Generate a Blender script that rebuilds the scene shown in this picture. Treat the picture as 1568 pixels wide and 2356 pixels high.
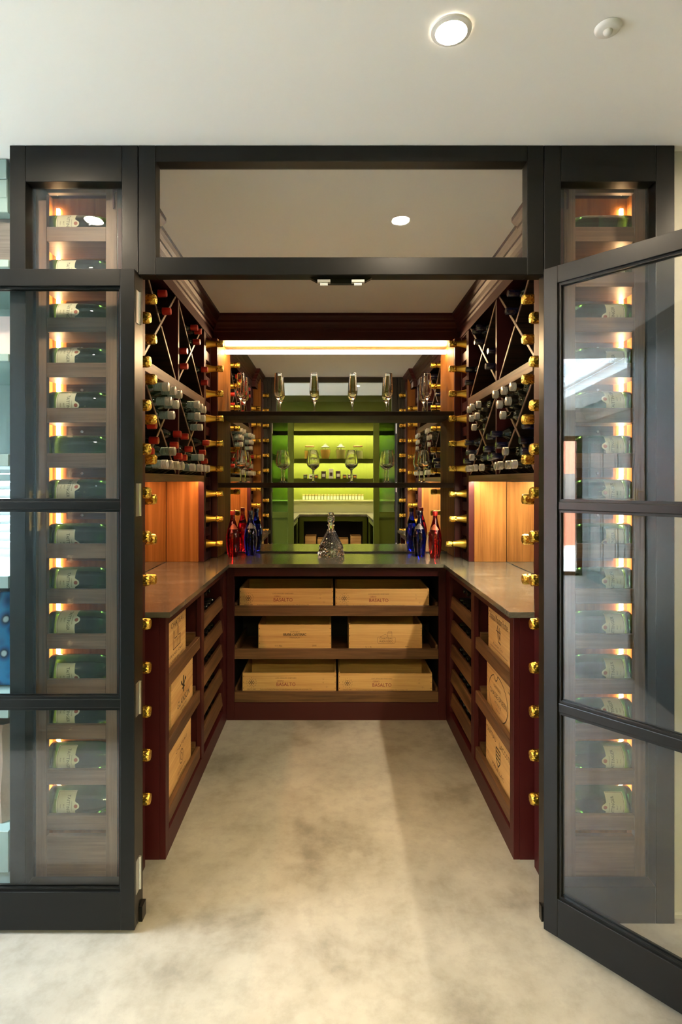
import bpy, bmesh, math, random
from math import sin, cos, pi, radians, sqrt
from mathutils import Vector, Matrix
random.seed(7)
for o in list(bpy.data.objects): bpy.data.objects.remove(o)
S = bpy.context.scene
COL = S.collection

# ------------------------------------------------------------------ camera
cam_d = bpy.data.cameras.new('camera'); cam = bpy.data.objects.new('camera', cam_d); COL.objects.link(cam)
cam.location = (-0.031, 0.0, 1.366); cam.rotation_euler = (pi/2, 0, 0)
cam_d.sensor_fit = 'VERTICAL'; cam_d.sensor_height = 36.0; cam_d.lens = 36.0*1309/2356
cam_d.shift_x = 23/2356; cam_d.shift_y = -70/2356
cam_d.clip_start = 0.02; cam_d.clip_end = 100
S.camera = cam
# ------------------------------------------------------------------ world, exposure
w = bpy.data.worlds.new('world'); S.world = w; w.use_nodes = True
bg = w.node_tree.nodes['Background']; bg.inputs[0].default_value = (0.64, 0.83, 1.0, 1); bg.inputs[1].default_value = 22.0
sun_d = bpy.data.lights.new('sun', 'SUN'); sun_d.energy = 60; sun_d.angle = .0093; sun_d.color = (1, .98, .95)
sun = bpy.data.objects.new('sun', sun_d); COL.objects.link(sun); sun.location = (-8, -3, 8)
sun.rotation_euler = Vector((-.30, .42, -1.0)).to_track_quat('-Z', 'Y').to_euler()
S.view_settings.view_transform = 'Standard'; S.view_settings.look = 'None'
S.view_settings.exposure = 0.95; S.view_settings.gamma = 1.0; S.view_settings.use_curve_mapping = False
try:
    c = S.cycles; c.sample_clamp_indirect = 14.0; c.sample_clamp_direct = 0
    c.caustics_reflective = True; c.caustics_refractive = False; c.blur_glossy = 0.5
    c.max_bounces = 12; c.glossy_bounces = 8; c.transmission_bounces = 10; c.transparent_max_bounces = 32; c.diffuse_bounces = 4
except Exception: pass
# light strengths (emission of the place's lamps; the last is for added pantry strips)
L_DOWN = 760; L_LED = 74; L_DISP = 36; L_PUCK_L = 74; L_PUCK_R = 185; L_PANTRY = 300; L_ADDED = 50

# ------------------------------------------------------------------ materials
def lin(r, g, b):
    f = lambda v: (v/255/12.92) if v/255 <= .04045 else ((v/255+.055)/1.055)**2.4
    return (f(r), f(g), f(b), 1)
def nodes(name):
    m = bpy.data.materials.new(name); m.use_nodes = True
    nt = m.node_tree; return m, nt, nt.nodes['Principled BSDF']
def N(nt, t, **kw):
    n = nt.nodes.new(t)
    for k, v in kw.items():
        if k.startswith('i_'): n.inputs[k[2:].replace('_', ' ')].default_value = v
        else: setattr(n, k, v)
    return n
def coords(nt, scale):
    tc = N(nt, 'ShaderNodeTexCoord'); mp = N(nt, 'ShaderNodeMapping')
    mp.inputs['Scale'].default_value = scale
    nt.links.new(tc.outputs['Object'], mp.inputs['Vector']); return mp.outputs['Vector']
def ramp(nt, fac, stops):
    r = N(nt, 'ShaderNodeValToRGB'); e = r.color_ramp.elements
    while len(e) < len(stops): e.new(0.5)
    for el, (p, c) in zip(e, stops): el.position = p; el.color = c
    nt.links.new(fac, r.inputs['Fac']); return r.outputs['Color']
def bump(nt, p, h, strength, dist=0.01):
    b = N(nt, 'ShaderNodeBump'); b.inputs['Strength'].default_value = strength; b.inputs['Distance'].default_value = dist
    nt.links.new(h, b.inputs['Height']); nt.links.new(b.outputs['Normal'], p.inputs['Normal'])
def plain(name, col, rough=.5, metal=0, spec=.5, coat=0, noise=None):
    m, nt, p = nodes(name)
    p.inputs['Base Color'].default_value = col; p.inputs['Roughness'].default_value = rough
    p.inputs['Metallic'].default_value = metal; p.inputs['Specular IOR Level'].default_value = spec
    p.inputs['Coat Weight'].default_value = coat
    sc, st = noise if noise else (120, .04)
    n = N(nt, 'ShaderNodeTexNoise', i_Scale=sc, i_Detail=3.0)
    nt.links.new(coords(nt, (1, 1, 1)), n.inputs['Vector']); bump(nt, p, n.outputs['Fac'], st, .003)
    return m
def wood(name, c1, c2, axis, rough=.45, sc=26, coat=0, spec=.3):
    m, nt, p = nodes(name); p.inputs['Specular IOR Level'].default_value = spec
    s = [sc, sc, sc]; s['xyz'.index(axis)] = sc*.055
    v = coords(nt, s)
    n1 = N(nt, 'ShaderNodeTexNoise', i_Scale=1.0, i_Detail=6.0, i_Roughness=.65, i_Distortion=.6)
    nt.links.new(v, n1.inputs['Vector'])
    s2 = [sc*6]*3; s2['xyz'.index(axis)] = sc*.12
    n2 = N(nt, 'ShaderNodeTexNoise', i_Scale=1.0, i_Detail=3.0)
    nt.links.new(coords(nt, s2), n2.inputs['Vector'])
    a = N(nt, 'ShaderNodeMath', operation='MULTIPLY_ADD'); a.inputs[1].default_value = .45; 
    nt.links.new(n2.outputs['Fac'], a.inputs[0]); nt.links.new(n1.outputs['Fac'], a.inputs[2])
    col = ramp(nt, a.outputs[0], [(.50, c1), (.88, c2)])
    nt.links.new(col, p.inputs['Base Color']); p.inputs['Roughness'].default_value = rough
    p.inputs['Coat Weight'].default_value = coat
    bump(nt, p, n2.outputs['Fac'], .12, .002)
    return m
def emit(name, col, strength):
    m = bpy.data.materials.new(name); m.use_nodes = True; nt = m.node_tree; nt.nodes.clear()
    e = N(nt, 'ShaderNodeEmission'); e.inputs[0].default_value = col; e.inputs[1].default_value = strength
    o = N(nt, 'ShaderNodeOutputMaterial'); nt.links.new(e.outputs[0], o.inputs[0]); return m
def pane_mat(name, tint, gl=1.0, ior=1.5):
    m = bpy.data.materials.new(name); m.use_nodes = True; nt = m.node_tree; nt.nodes.clear()
    t = N(nt, 'ShaderNodeBsdfTransparent'); t.inputs[0].default_value = tint
    g = N(nt, 'ShaderNodeBsdfGlossy'); g.inputs['Roughness'].default_value = 0.0; g.inputs[0].default_value = (gl, gl, gl, 1)
    f = N(nt, 'ShaderNodeFresnel'); ge = N(nt, 'ShaderNodeNewGeometry')
    mr = N(nt, 'ShaderNodeMapRange'); mr.inputs['To Min'].default_value = ior; mr.inputs['To Max'].default_value = 1/ior
    nt.links.new(ge.outputs['Backfacing'], mr.inputs['Value']); nt.links.new(mr.outputs[0], f.inputs['IOR'])   # same reflectance on both faces of a thin pane
    mx = N(nt, 'ShaderNodeMixShader'); o = N(nt, 'ShaderNodeOutputMaterial')
    nt.links.new(f.outputs[0], mx.inputs[0]); nt.links.new(t.outputs[0], mx.inputs[1]); nt.links.new(g.outputs[0], mx.inputs[2])
    nt.links.new(mx.outputs[0], o.inputs[0]); return m
def glass(name, col, rough=0.0, ior=1.5):
    m, nt, p = nodes(name)
    p.inputs['Base Color'].default_value = col; p.inputs['Roughness'].default_value = rough
    p.inputs['Transmission Weight'].default_value = 1.0; p.inputs['IOR'].default_value = ior
    return m
def concrete():
    m, nt, p = nodes('polished_concrete')
    n1 = N(nt, 'ShaderNodeTexNoise', i_Scale=2.6, i_Detail=9.0, i_Roughness=.64, i_Distortion=.15)
    nt.links.new(coords(nt, (1, 1, 1)), n1.inputs['Vector'])
    c1 = ramp(nt, n1.outputs['Fac'], [(.33, lin(117, 110, 99)), (.46, lin(145, 138, 127)), (.66, lin(161, 154, 143))])
    n2 = N(nt, 'ShaderNodeTexNoise', i_Scale=14.0, i_Detail=10.0, i_Roughness=.7)
    nt.links.new(coords(nt, (1, 1, 1)), n2.inputs['Vector'])
    c2 = ramp(nt, n2.outputs['Fac'], [(.30, (.72, .72, .72, 1)), (.55, (1, 1, 1, 1))])
    mx = N(nt, 'ShaderNodeMix', data_type='RGBA', blend_type='MULTIPLY'); mx.inputs[0].default_value = .8
    nt.links.new(c1, mx.inputs[6]); nt.links.new(c2, mx.inputs[7])
    nt.links.new(mx.outputs[2], p.inputs['Base Color'])
    r = N(nt, 'ShaderNodeMapRange'); r.inputs['To Min'].default_value = .34; r.inputs['To Max'].default_value = .52
    nt.links.new(n1.outputs['Fac'], r.inputs['Value']); nt.links.new(r.outputs[0], p.inputs['Roughness'])
    bump(nt, p, n2.outputs['Fac'], .05, .004)
    return m
def stone():
    m, nt, p = nodes('honed_stone')
    n1 = N(nt, 'ShaderNodeTexNoise', i_Scale=1.0, i_Detail=9.0, i_Roughness=.65, i_Distortion=1.2)
    nt.links.new(coords(nt, (4, 9, 4)), n1.inputs['Vector'])
    c = ramp(nt, n1.outputs['Fac'], [(.3, lin(62, 61, 53)), (.55, lin(86, 83, 72)), (.68, lin(112, 107, 94))])
    nt.links.new(c, p.inputs['Base Color']); p.inputs['Roughness'].default_value = .16
    return m
def foil():
    m, nt, p = nodes('gold_foil')
    n = N(nt, 'ShaderNodeTexNoise', i_Scale=1.0, i_Detail=3.0, i_Roughness=.6)
    nt.links.new(coords(nt, (210, 210, 70)), n.inputs['Vector'])
    v = N(nt, 'ShaderNodeTexVoronoi', i_Scale=1.0); nt.links.new(coords(nt, (150, 150, 90)), v.inputs['Vector'])
    a = N(nt, 'ShaderNodeMath', operation='ADD'); nt.links.new(n.outputs['Fac'], a.inputs[0]); nt.links.new(v.outputs['Distance'], a.inputs[1])
    p.inputs['Base Color'].default_value = (.86, .58, .10, 1); p.inputs['Metallic'].default_value = 1; p.inputs['Roughness'].default_value = .26
    bump(nt, p, a.outputs[0], .7, .003)
    return m
M = {}
M['black'] = plain('black_paint', lin(15, 15, 14), .34, spec=.28, noise=(60, .06))
M['burg'] = plain('burgundy_paint', (.042, .0042, .0050, 1), .45, spec=.25)
for ax in 'xyz':
    M['walnut_'+ax] = wood('walnut_'+ax, (.040, .017, .007, 1), (.155, .072, .030, 1), ax)
    M['pine_'+ax] = wood('pine_'+ax, (.48, .245, .080, 1), (.68, .41, .155, 1), ax, rough=.6, sc=22)
M['walnut_pale'] = wood('walnut_pale', (.085, .045, .026, 1), (.20, .115, .070, 1), 'x')
M['walnut_pale_z'] = wood('walnut_pale_z', (.085, .045, .026, 1), (.20, .115, .070, 1), 'z')
M['veneer'] = wood('teak_veneer', (.135, .049, .012, 1), (.27, .120, .032, 1), 'z', rough=.6, sc=16, spec=.06)
M['grey_wood'] = wood('grey_limed_wood', (.11, .10, .09, 1), (.22, .20, .18, 1), 'x')
M['concrete'] = concrete(); M['stone'] = stone(); M['foil'] = foil()
M['gold'] = plain('smooth_gold_foil', (.82, .55, .10, 1), .36, metal=1, noise=(160, .12))
M['ceil'] = plain('ceiling_plaster', (.86, .86, .85, 1), .85, noise=(35, .12))
M['cream'] = plain('cream_wall_paint', (.62, .60, .52, 1), .7)
M['grey_wall'] = plain('grey_wall_paint', (.50, .50, .48, 1), .8)
M['green'] = plain('olive_green_paint', (.046, .056, .0035, 1), .6, spec=.12)
M['teal'] = plain('pale_teal_paint', (.30, .42, .40, 1), .45)
M['dteal'] = plain('dark_teal_paint', (.060, .085, .080, 1), .35)
M['sage'] = plain('sage_grey_paint', (.17, .215, .20, 1), .45)
M['splash'] = plain('pale_green_splashback', (.55, .56, .30, 1), .3)
M['dark'] = plain('dark_interior', (.012, .010, .009, 1), .7)
M['shelf'] = wood('dark_shelf', (.008, .005, .003, 1), (.030, .017, .010, 1), 'x', rough=.6, spec=.15)
M['steel'] = plain('brushed_steel', (.60, .60, .58, 1), .32, metal=1)
M['brass'] = plain('brass', (.72, .52, .22, 1), .28, metal=1)
M['white'] = plain('white_plastic', (.78, .78, .76, 1), .35)
M['mirror'] = plain('mirror_silver', (.86, .87, .85, 1), 0.0, metal=1, noise=(1, 0))
M['pane'] = pane_mat('window_pane', (.978, .988, .985, 1), 1.0)
M['pane_green'] = pane_mat('green_tinted_pane', (.45, .62, .40, 1), .9)
M['champ'] = glass('champagne_green_glass', (.06, .32, .09, 1), 0.02)
M['clear'] = glass('clear_glass', (1, 1, 1, 1), 0.0, 1.45)
M['crystal'] = glass('cut_crystal', (1, 1, 1, 1), 0.0, 1.55)
M['jar'] = pane_mat('jar_glass', (.93, .95, .90, 1), .9)
M['red_glass'] = glass('red_glass', (.55, .006, .02, 1), 0.0)
M['blue_glass'] = glass('blue_glass', (.006, .012, .38, 1), 0.0)
M['bottle'] = plain('dark_bottle_glass', (.006, .010, .007, 1), .06, coat=.6, noise=(1, 0))
M['bottle_green'] = plain('deep_green_bottle_glass', (.010, .028, .014, 1), .05, coat=.6, noise=(1, 0))
M['bottle_grey'] = glass('pale_bottle_glass', (.70, .76, .66, 1), 0.02)
M['cap_red'] = plain('red_capsule', (.42, .020, .012, 1), .28, metal=.3)
M['cap_teal'] = plain('pale_teal_capsule', (.30, .42, .42, 1), .3, metal=.3)
M['cap_white'] = plain('white_ribbed_cap', (.62, .60, .55, 1), .3, metal=.3)
M['cap_silver'] = plain('silver_screw_cap', (.72, .72, .70, 1), .28, metal=.8)
M['cap_navy'] = plain('navy_capsule', (.004, .005, .024, 1), .2, coat=.5)
M['cap_black'] = plain('black_capsule', (.008, .008, .008, 1), .16, coat=.5)
M['label'] = plain('cream_label', (.62, .59, .42, 1), .55)
M['paper'] = plain('white_label', (.72, .70, .64, 1), .6)
M['seal'] = plain('red_brown_seal', (.30, .07, .03, 1), .5)
M['copper'] = plain('copper_neck_label', (.36, .085, .04, 1), .4, metal=.3)
M['silverl'] = plain('silver_neck_label', (.16, .15, .16, 1), .4, metal=.3)
M['ink'] = plain('black_ink', (.015, .012, .008, 1), .6)
M['ink_br'] = plain('burnt_ink', (.09, .04, .014, 1), .7)
M['ink_red'] = plain('dark_red_ink', (.20, .012, .012, 1), .6)
M['cork'] = plain('cork', (.48, .28, .12, 1), .8)
M['grain'] = plain('grain', (.62, .47, .22, 1), .9, noise=(90, .8))
M['pasta'] = plain('golden_cereal', (.62, .34, .08, 1), .9, noise=(60, .9))
M['sugar'] = plain('pale_sugar', (.74, .66, .42, 1), .9, noise=(140, .5))
M['choc'] = plain('dark_carton', (.05, .022, .012, 1), .5)
M['amber'] = plain('amber_print', (.65, .25, .03, 1), .5)
M['red_brick'] = plain('red_roof_tile', (.42, .13, .07, 1), .8)
M['paving'] = plain('pale_paving', (.62, .60, .55, 1), .8)
M['fence'] = plain('weathered_fence', (.18, .16, .14, 1), .8)
M['blue_fab'] = plain('blue_patterned_fabric', (.02, .16, .36, 1), .85, noise=(90, .5))
M['navy_fab'] = plain('navy_fabric', (.015, .03, .05, 1), .85, noise=(90, .5))
M['kraft'] = plain('brown_sack_paper', (.30, .20, .145, 1), .85, noise=(40, .5))
M['petal'] = plain('pink_white_petal', (.80, .60, .56, 1), .6)
M['leaf'] = plain('green_leaf', (.12, .22, .08, 1), .5)
_m, _nt, _p = nodes('blue_ikat_fabric')
_v = N(_nt, 'ShaderNodeTexVoronoi', i_Scale=1.0); _nt.links.new(coords(_nt, (26, 10, 18)), _v.inputs['Vector'])
_nt.links.new(ramp(_nt, _v.outputs['Distance'], [(.18, (.45, .52, .56, 1)), (.26, (.01, .02, .05, 1)), (.42, (.015, .10, .26, 1)), (.62, (.02, .19, .42, 1))]), _p.inputs['Base Color']); _p.inputs['Roughness'].default_value = .85
M['blue_fab'] = _m
WARM = (1, .70, .40, 1); WARM2 = (1, .56, .26, 1)
M['e_down'] = emit('downlight_lens_glow', (1, .81, .57, 1), L_DOWN)
M['e_led'] = emit('mirror_led_glow', (1, .66, .34, 1), L_LED)
M['e_disp'] = emit('display_led_glow', (1, .60, .28, 1), L_DISP)
M['e_pl'] = emit('amber_niche_led_glow', (1, .48, .22, 1), L_PUCK_L)
M['e_pr'] = emit('warm_niche_led_glow', (1, .86, .60, 1), L_PUCK_R)
M['e_pan'] = emit('pantry_led_glow', (1, .88, .42, 1), L_PANTRY)
M['e_psd'] = emit('pantry_side_led_glow', (1, .78, .52, 1), L_ADDED)  # glow of the strips added inside the pantry

# ------------------------------------------------------------------ mesh helpers
class MB:
    def __init__(s): s.v = []; s.f = []
    def box(s, x0, x1, y0, y1, z0, z1):
        x0, x1 = min(x0, x1), max(x0, x1); y0, y1 = min(y0, y1), max(y0, y1); z0, z1 = min(z0, z1), max(z0, z1)
        b = len(s.v)
        s.v += [(x, y, z) for z in (z0, z1) for y in (y0, y1) for x in (x0, x1)]
        s.f += [tuple(b+i for i in q) for q in ((0, 2, 3, 1), (4, 5, 7, 6), (0, 1, 5, 4), (2, 6, 7, 3), (0, 4, 6, 2), (1, 3, 7, 5))]
        return s
    def quadprism(s, pts, ext):      # pts: planar polygon, ext: extrusion vector
        b = len(s.v); n = len(pts)
        s.v += [tuple(p) for p in pts] + [tuple(Vector(p)+Vector(ext)) for p in pts]
        s.f.append(tuple(range(b+n-1, b-1, -1))); s.f.append(tuple(range(b+n, b+2*n)))
        for i in range(n):
            j = (i+1) % n; s.f.append((b+i, b+j, b+n+j, b+n+i))
        return s
    def lathe(s, prof, seg=24, c=(0, 0, 0), jig=None, caps=True):
        b = len(s.v); n = len(prof)
        for k, (r, z) in enumerate(prof):
            for i in range(seg):
                a = 2*pi*i/seg; rr = r if jig is None else r*jig(k, i)
                s.v.append((c[0]+rr*cos(a), c[1]+rr*sin(a), c[2]+z))
        for k in range(n-1):
            for i in range(seg):
                j = (i+1) % seg
                s.f.append((b+k*seg+i, b+k*seg+j, b+(k+1)*seg+j, b+(k+1)*seg+i))
        if caps and prof[0][0] > 1e-5: s.f.append(tuple(b+i for i in range(seg-1, -1, -1)))
        if caps and prof[-1][0] > 1e-5: s.f.append(tuple(b+(n-1)*seg+i for i in range(seg)))
        return s
    def tube(s, p0, p1, r, seg=10):
        p0 = Vector(p0); p1 = Vector(p1); d = (p1-p0).normalized()
        u = d.orthogonal().normalized(); v = d.cross(u); b = len(s.v)
        for p in (p0, p1):
            for i in range(seg):
                a = 2*pi*i/seg; s.v.append(tuple(p+u*r*cos(a)+v*r*sin(a)))
        for i in range(seg):
            j = (i+1) % seg; s.f.append((b+i, b+j, b+seg+j, b+seg+i))
        s.f.append(tuple(b+i for i in range(seg-1, -1, -1))); s.f.append(tuple(b+seg+i for i in range(seg)))
        return s
    def ring(s, c, u, v, r, wd, seg=24, a0=0, a1=2*pi, ry=None):   # flat annulus in the plane u,v
        c = Vector(c); u = Vector(u); v = Vector(v); b = len(s.v); ry = ry or r
        for i in range(seg+1):
            a = a0+(a1-a0)*i/seg
            for k in (0, 1):
                s.v.append(tuple(c+u*(r-wd*k)*cos(a)+v*(ry-wd*k)*sin(a)))
        for i in range(seg): s.f.append((b+2*i, b+2*i+2, b+2*i+3, b+2*i+1))
        return s
    def mesh(s, name, mat, smooth=False):
        me = bpy.data.meshes.new(name); me.from_pydata(s.v, [], s.f); me.update()
        bm = bmesh.new(); bm.from_mesh(me)
        bmesh.ops.remove_doubles(bm, verts=bm.verts, dist=1e-6)
        bmesh.ops.recalc_face_normals(bm, faces=bm.faces); bm.to_mesh(me); bm.free()
        if mat: me.materials.append(mat)
        if smooth:
            me.polygons.foreach_set('use_smooth', [True]*len(me.polygons))
            me.set_sharp_from_angle(angle=radians(38))
        return me
def wloc(o):
    v = Vector((0, 0, 0))
    while o is not None: v += o.location; o = o.parent
    return v
def put(name, me, parent=None, at_world=True):
    o = bpy.data.objects.new(name, me); COL.objects.link(o)
    if parent is not None:
        o.parent = parent
        if at_world: o.location = -wloc(parent)
    return o
def part(name, mb, mat, parent, smooth=False, bev=0, label=None, seg=1):
    o = put(name, mb.mesh(name, mat, smooth), parent)
    if bev:
        md = o.modifiers.new('bevel', 'BEVEL'); md.width = bev; md.segments = seg; md.limit_method = 'ANGLE'
    if label: o['label'] = label
    return o
def B(*a): return MB().box(*a)
def tag(o, label, cat, group=None, kind=None):
    o['label'] = label; o['category'] = cat
    if group: o['group'] = group
    if kind: o['kind'] = kind
    return o
def thing(name, label, cat, loc=(0, 0, 0), group=None, kind=None):
    o = bpy.data.objects.new(name, None); COL.objects.link(o); o.location = loc; o.empty_display_size = .05
    return tag(o, label, cat, group, kind)
def struct(name, mb, mat, label, cat, bev=0):
    o = part(name, mb, mat, None, bev=bev); return tag(o, label, cat, kind='structure')
_tc = {}
def text_data(s, size, shear=0, cx=1.0):
    key = (s, size, shear, cx)
    if key in _tc: return _tc[key]
    cu = bpy.data.curves.new('lettering', 'FONT'); cu.body = s; cu.size = size; cu.align_x = 'CENTER'; cu.align_y = 'CENTER'; cu.shear = shear
    cu.resolution_u = 2
    o = bpy.data.objects.new('tmp', cu); COL.objects.link(o)
    dg = bpy.context.evaluated_depsgraph_get(); dg.update()
    me = bpy.data.meshes.new_from_object(o.evaluated_get(dg)); bpy.data.objects.remove(o)
    vs = [(v.co.x*cx, v.co.y) for v in me.vertices]; fs = [tuple(p.vertices) for p in me.polygons]
    _tc[key] = (vs, fs); return _tc[key]
def letter(s, size, c, u, v, mat, parent, bold=0, shear=0, cx=1.0, width=None):
    vs, fs = text_data(s, size, shear, cx)
    k = 1.0
    if width: 
        wd = max(a for a, b in vs)-min(a for a, b in vs); k = width/wd
    c = Vector(c); u = Vector(u); v = Vector(v)
    me = bpy.data.meshes.new('lettering')
    me.from_pydata([tuple(c+u*a*k+v*b) for a, b in vs], [], fs); me.materials.append(mat)
    return put('lettering', me, parent)
def copy_tree(o, parent=None):
    c = o.copy(); COL.objects.link(c); c.parent = parent
    for ch in list(o.children): copy_tree(ch, c)
    return c
def ordn(k): return ['first', 'second', 'third', 'fourth', 'fifth', 'sixth', 'seventh', 'eighth', 'ninth', 'tenth', 'eleventh', 'twelfth', 'thirteenth', 'fourteenth'][k]

CEIL = 2.405
# ================================================================== SETTING
struct('floor', B(-6.3, 2.4, -3.2, 3.9, -.12, 0), M['concrete'], 'polished grey-beige concrete floor with cloudy mottling', 'floor')
struct('ceiling', MB().box(-6.3, 2.4, -3.2, .1, CEIL, CEIL+.1).box(-6.3, 2.4, 1.9, 3.9, CEIL, CEIL+.1).box(-6.3, -5.6, .1, 1.9, CEIL, CEIL+.1).box(-2.6, 2.4, .1, 1.9, CEIL, CEIL+.1), M['ceil'], 'white plastered ceiling over the room and cellar', 'ceiling')
struct('wall_back', B(-1.045, 1.045, 3.75, 3.9, 0, CEIL), M['dark'], 'dark back wall of the wine cellar behind the mirror', 'wall')
struct('wall_left', B(-1.045, -1.025, 1.80, 3.75, 0, CEIL), M['dark'], 'side wall of the cellar behind the red-capped rack', 'wall')
struct('wall_right', B(1.025, 1.05, 1.80, 3.75, 0, CEIL), M['dark'], 'side wall of the cellar behind the silver-capped rack', 'wall')
struct('wall_front', B(1.034, 2.3, 1.79, 1.90, 0, CEIL), M['cream'], 'plain cream wall beside the half-open glass door', 'wall')
struct('baseboard_front', B(1.034, 2.3, 1.778, 1.789, 0, .012), M['cream'], 'thin cream skirting line at foot of cream wall', 'skirting')
struct('wall_east', B(2.3, 2.4, -1.3, 1.9, 0, CEIL), M['cream'], 'cream end wall of the passage', 'wall')
struct('wall_north', MB().box(-6.3, -1.05, 2.32, 2.42, 0, .95).box(-6.3, -1.05, 2.32, 2.42, 2.25, CEIL).box(-6.3, -5.9, 2.32, 2.42, .95, 2.25).box(-2.5, -2.38, 2.32, 2.42, .95, 2.25).box(-2.38, -1.05, 2.32, 2.42, 1.43, 2.25).box(-2.38, -1.05, 2.32, 2.42, .95, 1.055), M['grey_wall'], 'pale grey kitchen wall with wide window', 'wall')
struct('wall_west', MB().box(-6.3, -6.2, -1.0, -.50, 0, CEIL).box(-6.3, -6.2, .48, .75, 0, CEIL).box(-6.3, -6.2, 2.2, 2.32, 0, CEIL).box(-6.3, -6.2, -.50, .48, 2.03, CEIL).box(-6.3, -6.2, .75, 2.2, 2.15, CEIL), M['grey_wall'], 'far pale grey kitchen wall with garden door', 'wall')
struct('wall_south', B(-6.3, -.985, -1.12, -1.0, 0, CEIL), M['grey_wall'], 'pale grey wall behind the sage kitchen cupboards', 'wall')

# glazed black screen: two display windows and a transom
def frame_window(name, label, x0, x1, z0, z1, gx0, gx1, gz0, gz1):
    t = thing(name, label, 'window', ((x0+x1)/2, 1.78, z0), kind='structure')
    part('stile', B(x0, gx0, 1.757, 1.805, z0, z1), M['black'], t, bev=.0015)
    part('stile', B(gx1, x1, 1.757, 1.805, z0, z1), M['black'], t, bev=.0015)
    part('top_rail', B(gx0, gx1, 1.757, 1.805, gz1, z1), M['black'], t, bev=.0015)
    part('bottom_rail', B(gx0, gx1, 1.757, 1.805, z0, gz0), M['black'], t, bev=.0015)
    part('pane', B(gx0-.003, gx1+.003, 1.778, 1.784, gz0-.003, gz1+.003), M['pane'], t)
    return t
frame_window('window_1', 'tall black framed display window behind the glass door folded flat', -1.023, -.6275, 0, CEIL, -.974, -.677, .114, 2.293)
frame_window('window_2', 'wide black framed transom window above the cellar opening', -.6255, .6255, 2.005, CEIL, -.573, .575, 2.059, 2.355)
frame_window('window_3', 'tall black framed display window behind the half-open glass door', .6275, 1.030, 0, CEIL, .679, .972, .114, 2.293)
# double roller catch under the transom
t = thing('door_catch', 'black plate with two steel roller catches under the transom', 'catch', (0, 1.79, 1.985))
pl = [(-.097, 2.0045), (.097, 2.0045), (.078, 1.994), (.062, 1.987), (-.062, 1.987), (-.078, 1.994)]
part('plate', MB().quadprism([(x, 1.782, z) for x, z in pl], (0, .018, 0)), M['black'], t)
for sx in (-.053, .053):
    k = part('roller_housing', B(sx-.02, sx+.02, 1.766, 1.7818, 1.985, 1.994), M['steel'], t, bev=.001)
    part('roller', MB().tube((sx-.012, 1.775, 1.982), (sx+.012, 1.775, 1.982), .006), M['white'], k, smooth=True)

# glass doors (built along local u from the hinge, then placed)
def glass_door(name, label, hinge, ang, sd):
    t = thing(name, label, 'door', (hinge[0], hinge[1], 0), kind='structure')
    W, T = .622, .039
    def bx(u0, u1, z0, z1, d0=0, d1=T): return B(u0, u1, d0, d1, z0, z1)
    zb = [(1.307, 1.957), (.708, 1.281), (.126, .680)]
    ps = [('stile', bx(0, .043, .012, 2.008), .0012), ('stile', bx(W-.043, W, .012, 2.008), .0012), ('top_rail', bx(.043, W-.043, 1.957, 2.008), .0012),
          ('bottom_rail', bx(.043, W-.043, .012, .126), .0012), ('muntin', bx(.043, W-.043, 1.281, 1.307, .004, T-.004), .003), ('muntin', bx(.043, W-.043, .680, .708, .004, T-.004), .003)]
    for n, mb, bv in ps:
        o = put(n, mb.mesh(n, M['black']), t, False); md = o.modifiers.new('bevel', 'BEVEL'); md.width = bv; md.segments = 2
    for z0, z1 in zb:
        o = put('pane', bx(.040, W-.040, z0-.003, z1+.003, T/2-.003, T/2+.003).mesh('pane', M['pane']), t, False)
        g = MB()
        for a in ((.043, .050, z0, z1), (W-.050, W-.043, z0, z1), (.050, W-.050, z0, z0+.007), (.050, W-.050, z1-.007, z1)):
            g.box(a[0], a[1], .008, T/2-.0032, a[2], a[3]).box(a[0], a[1], T/2+.0032, T-.008, a[2], a[3])
        put('glazing_bead', g.mesh('glazing_bead', M['black']), t, False)
    for z in (1.90, 1.31, .70, .16):
        h = put('hinge', B(-.0016, 0, .012, T-.001, z-.05, z+.05).mesh('hinge', M['steel']), t, False)
        k = MB().tube((-.003, T+.001, z-.05), (-.003, T+.001, z+.05), .0045, 8)
        put('knuckle', k.mesh('knuckle', M['steel'], True), h, False)
    t.rotation_euler = (0, 0, ang)
    if sd < 0: t.scale = (1, 1, 1)
    return t
# left leaf: folded back flat; u runs to -x, thickness towards the window
d1 = glass_door('door_1', 'black framed three-pane glass door folded flat against display window', (-.6235, 1.7165), 0, -1)
d1.scale = (-1, 1, 1)
d2 = glass_door('door_2', 'black framed three-pane glass door standing half open beside cream wall', (.612, 1.722), math.atan2(-.746, .666), 1)
struct('trim_1', B(-.6265, -.616, 1.765, 1.80, 0, .046), M['black'], 'small black plinth block at foot of folded door jamb', 'plinth block')
struct('trim_2', B(.6215, .6265, 1.765, 1.785, 0, .046), M['black'], 'small black plinth block at foot of half-open door jamb', 'plinth block')

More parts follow.
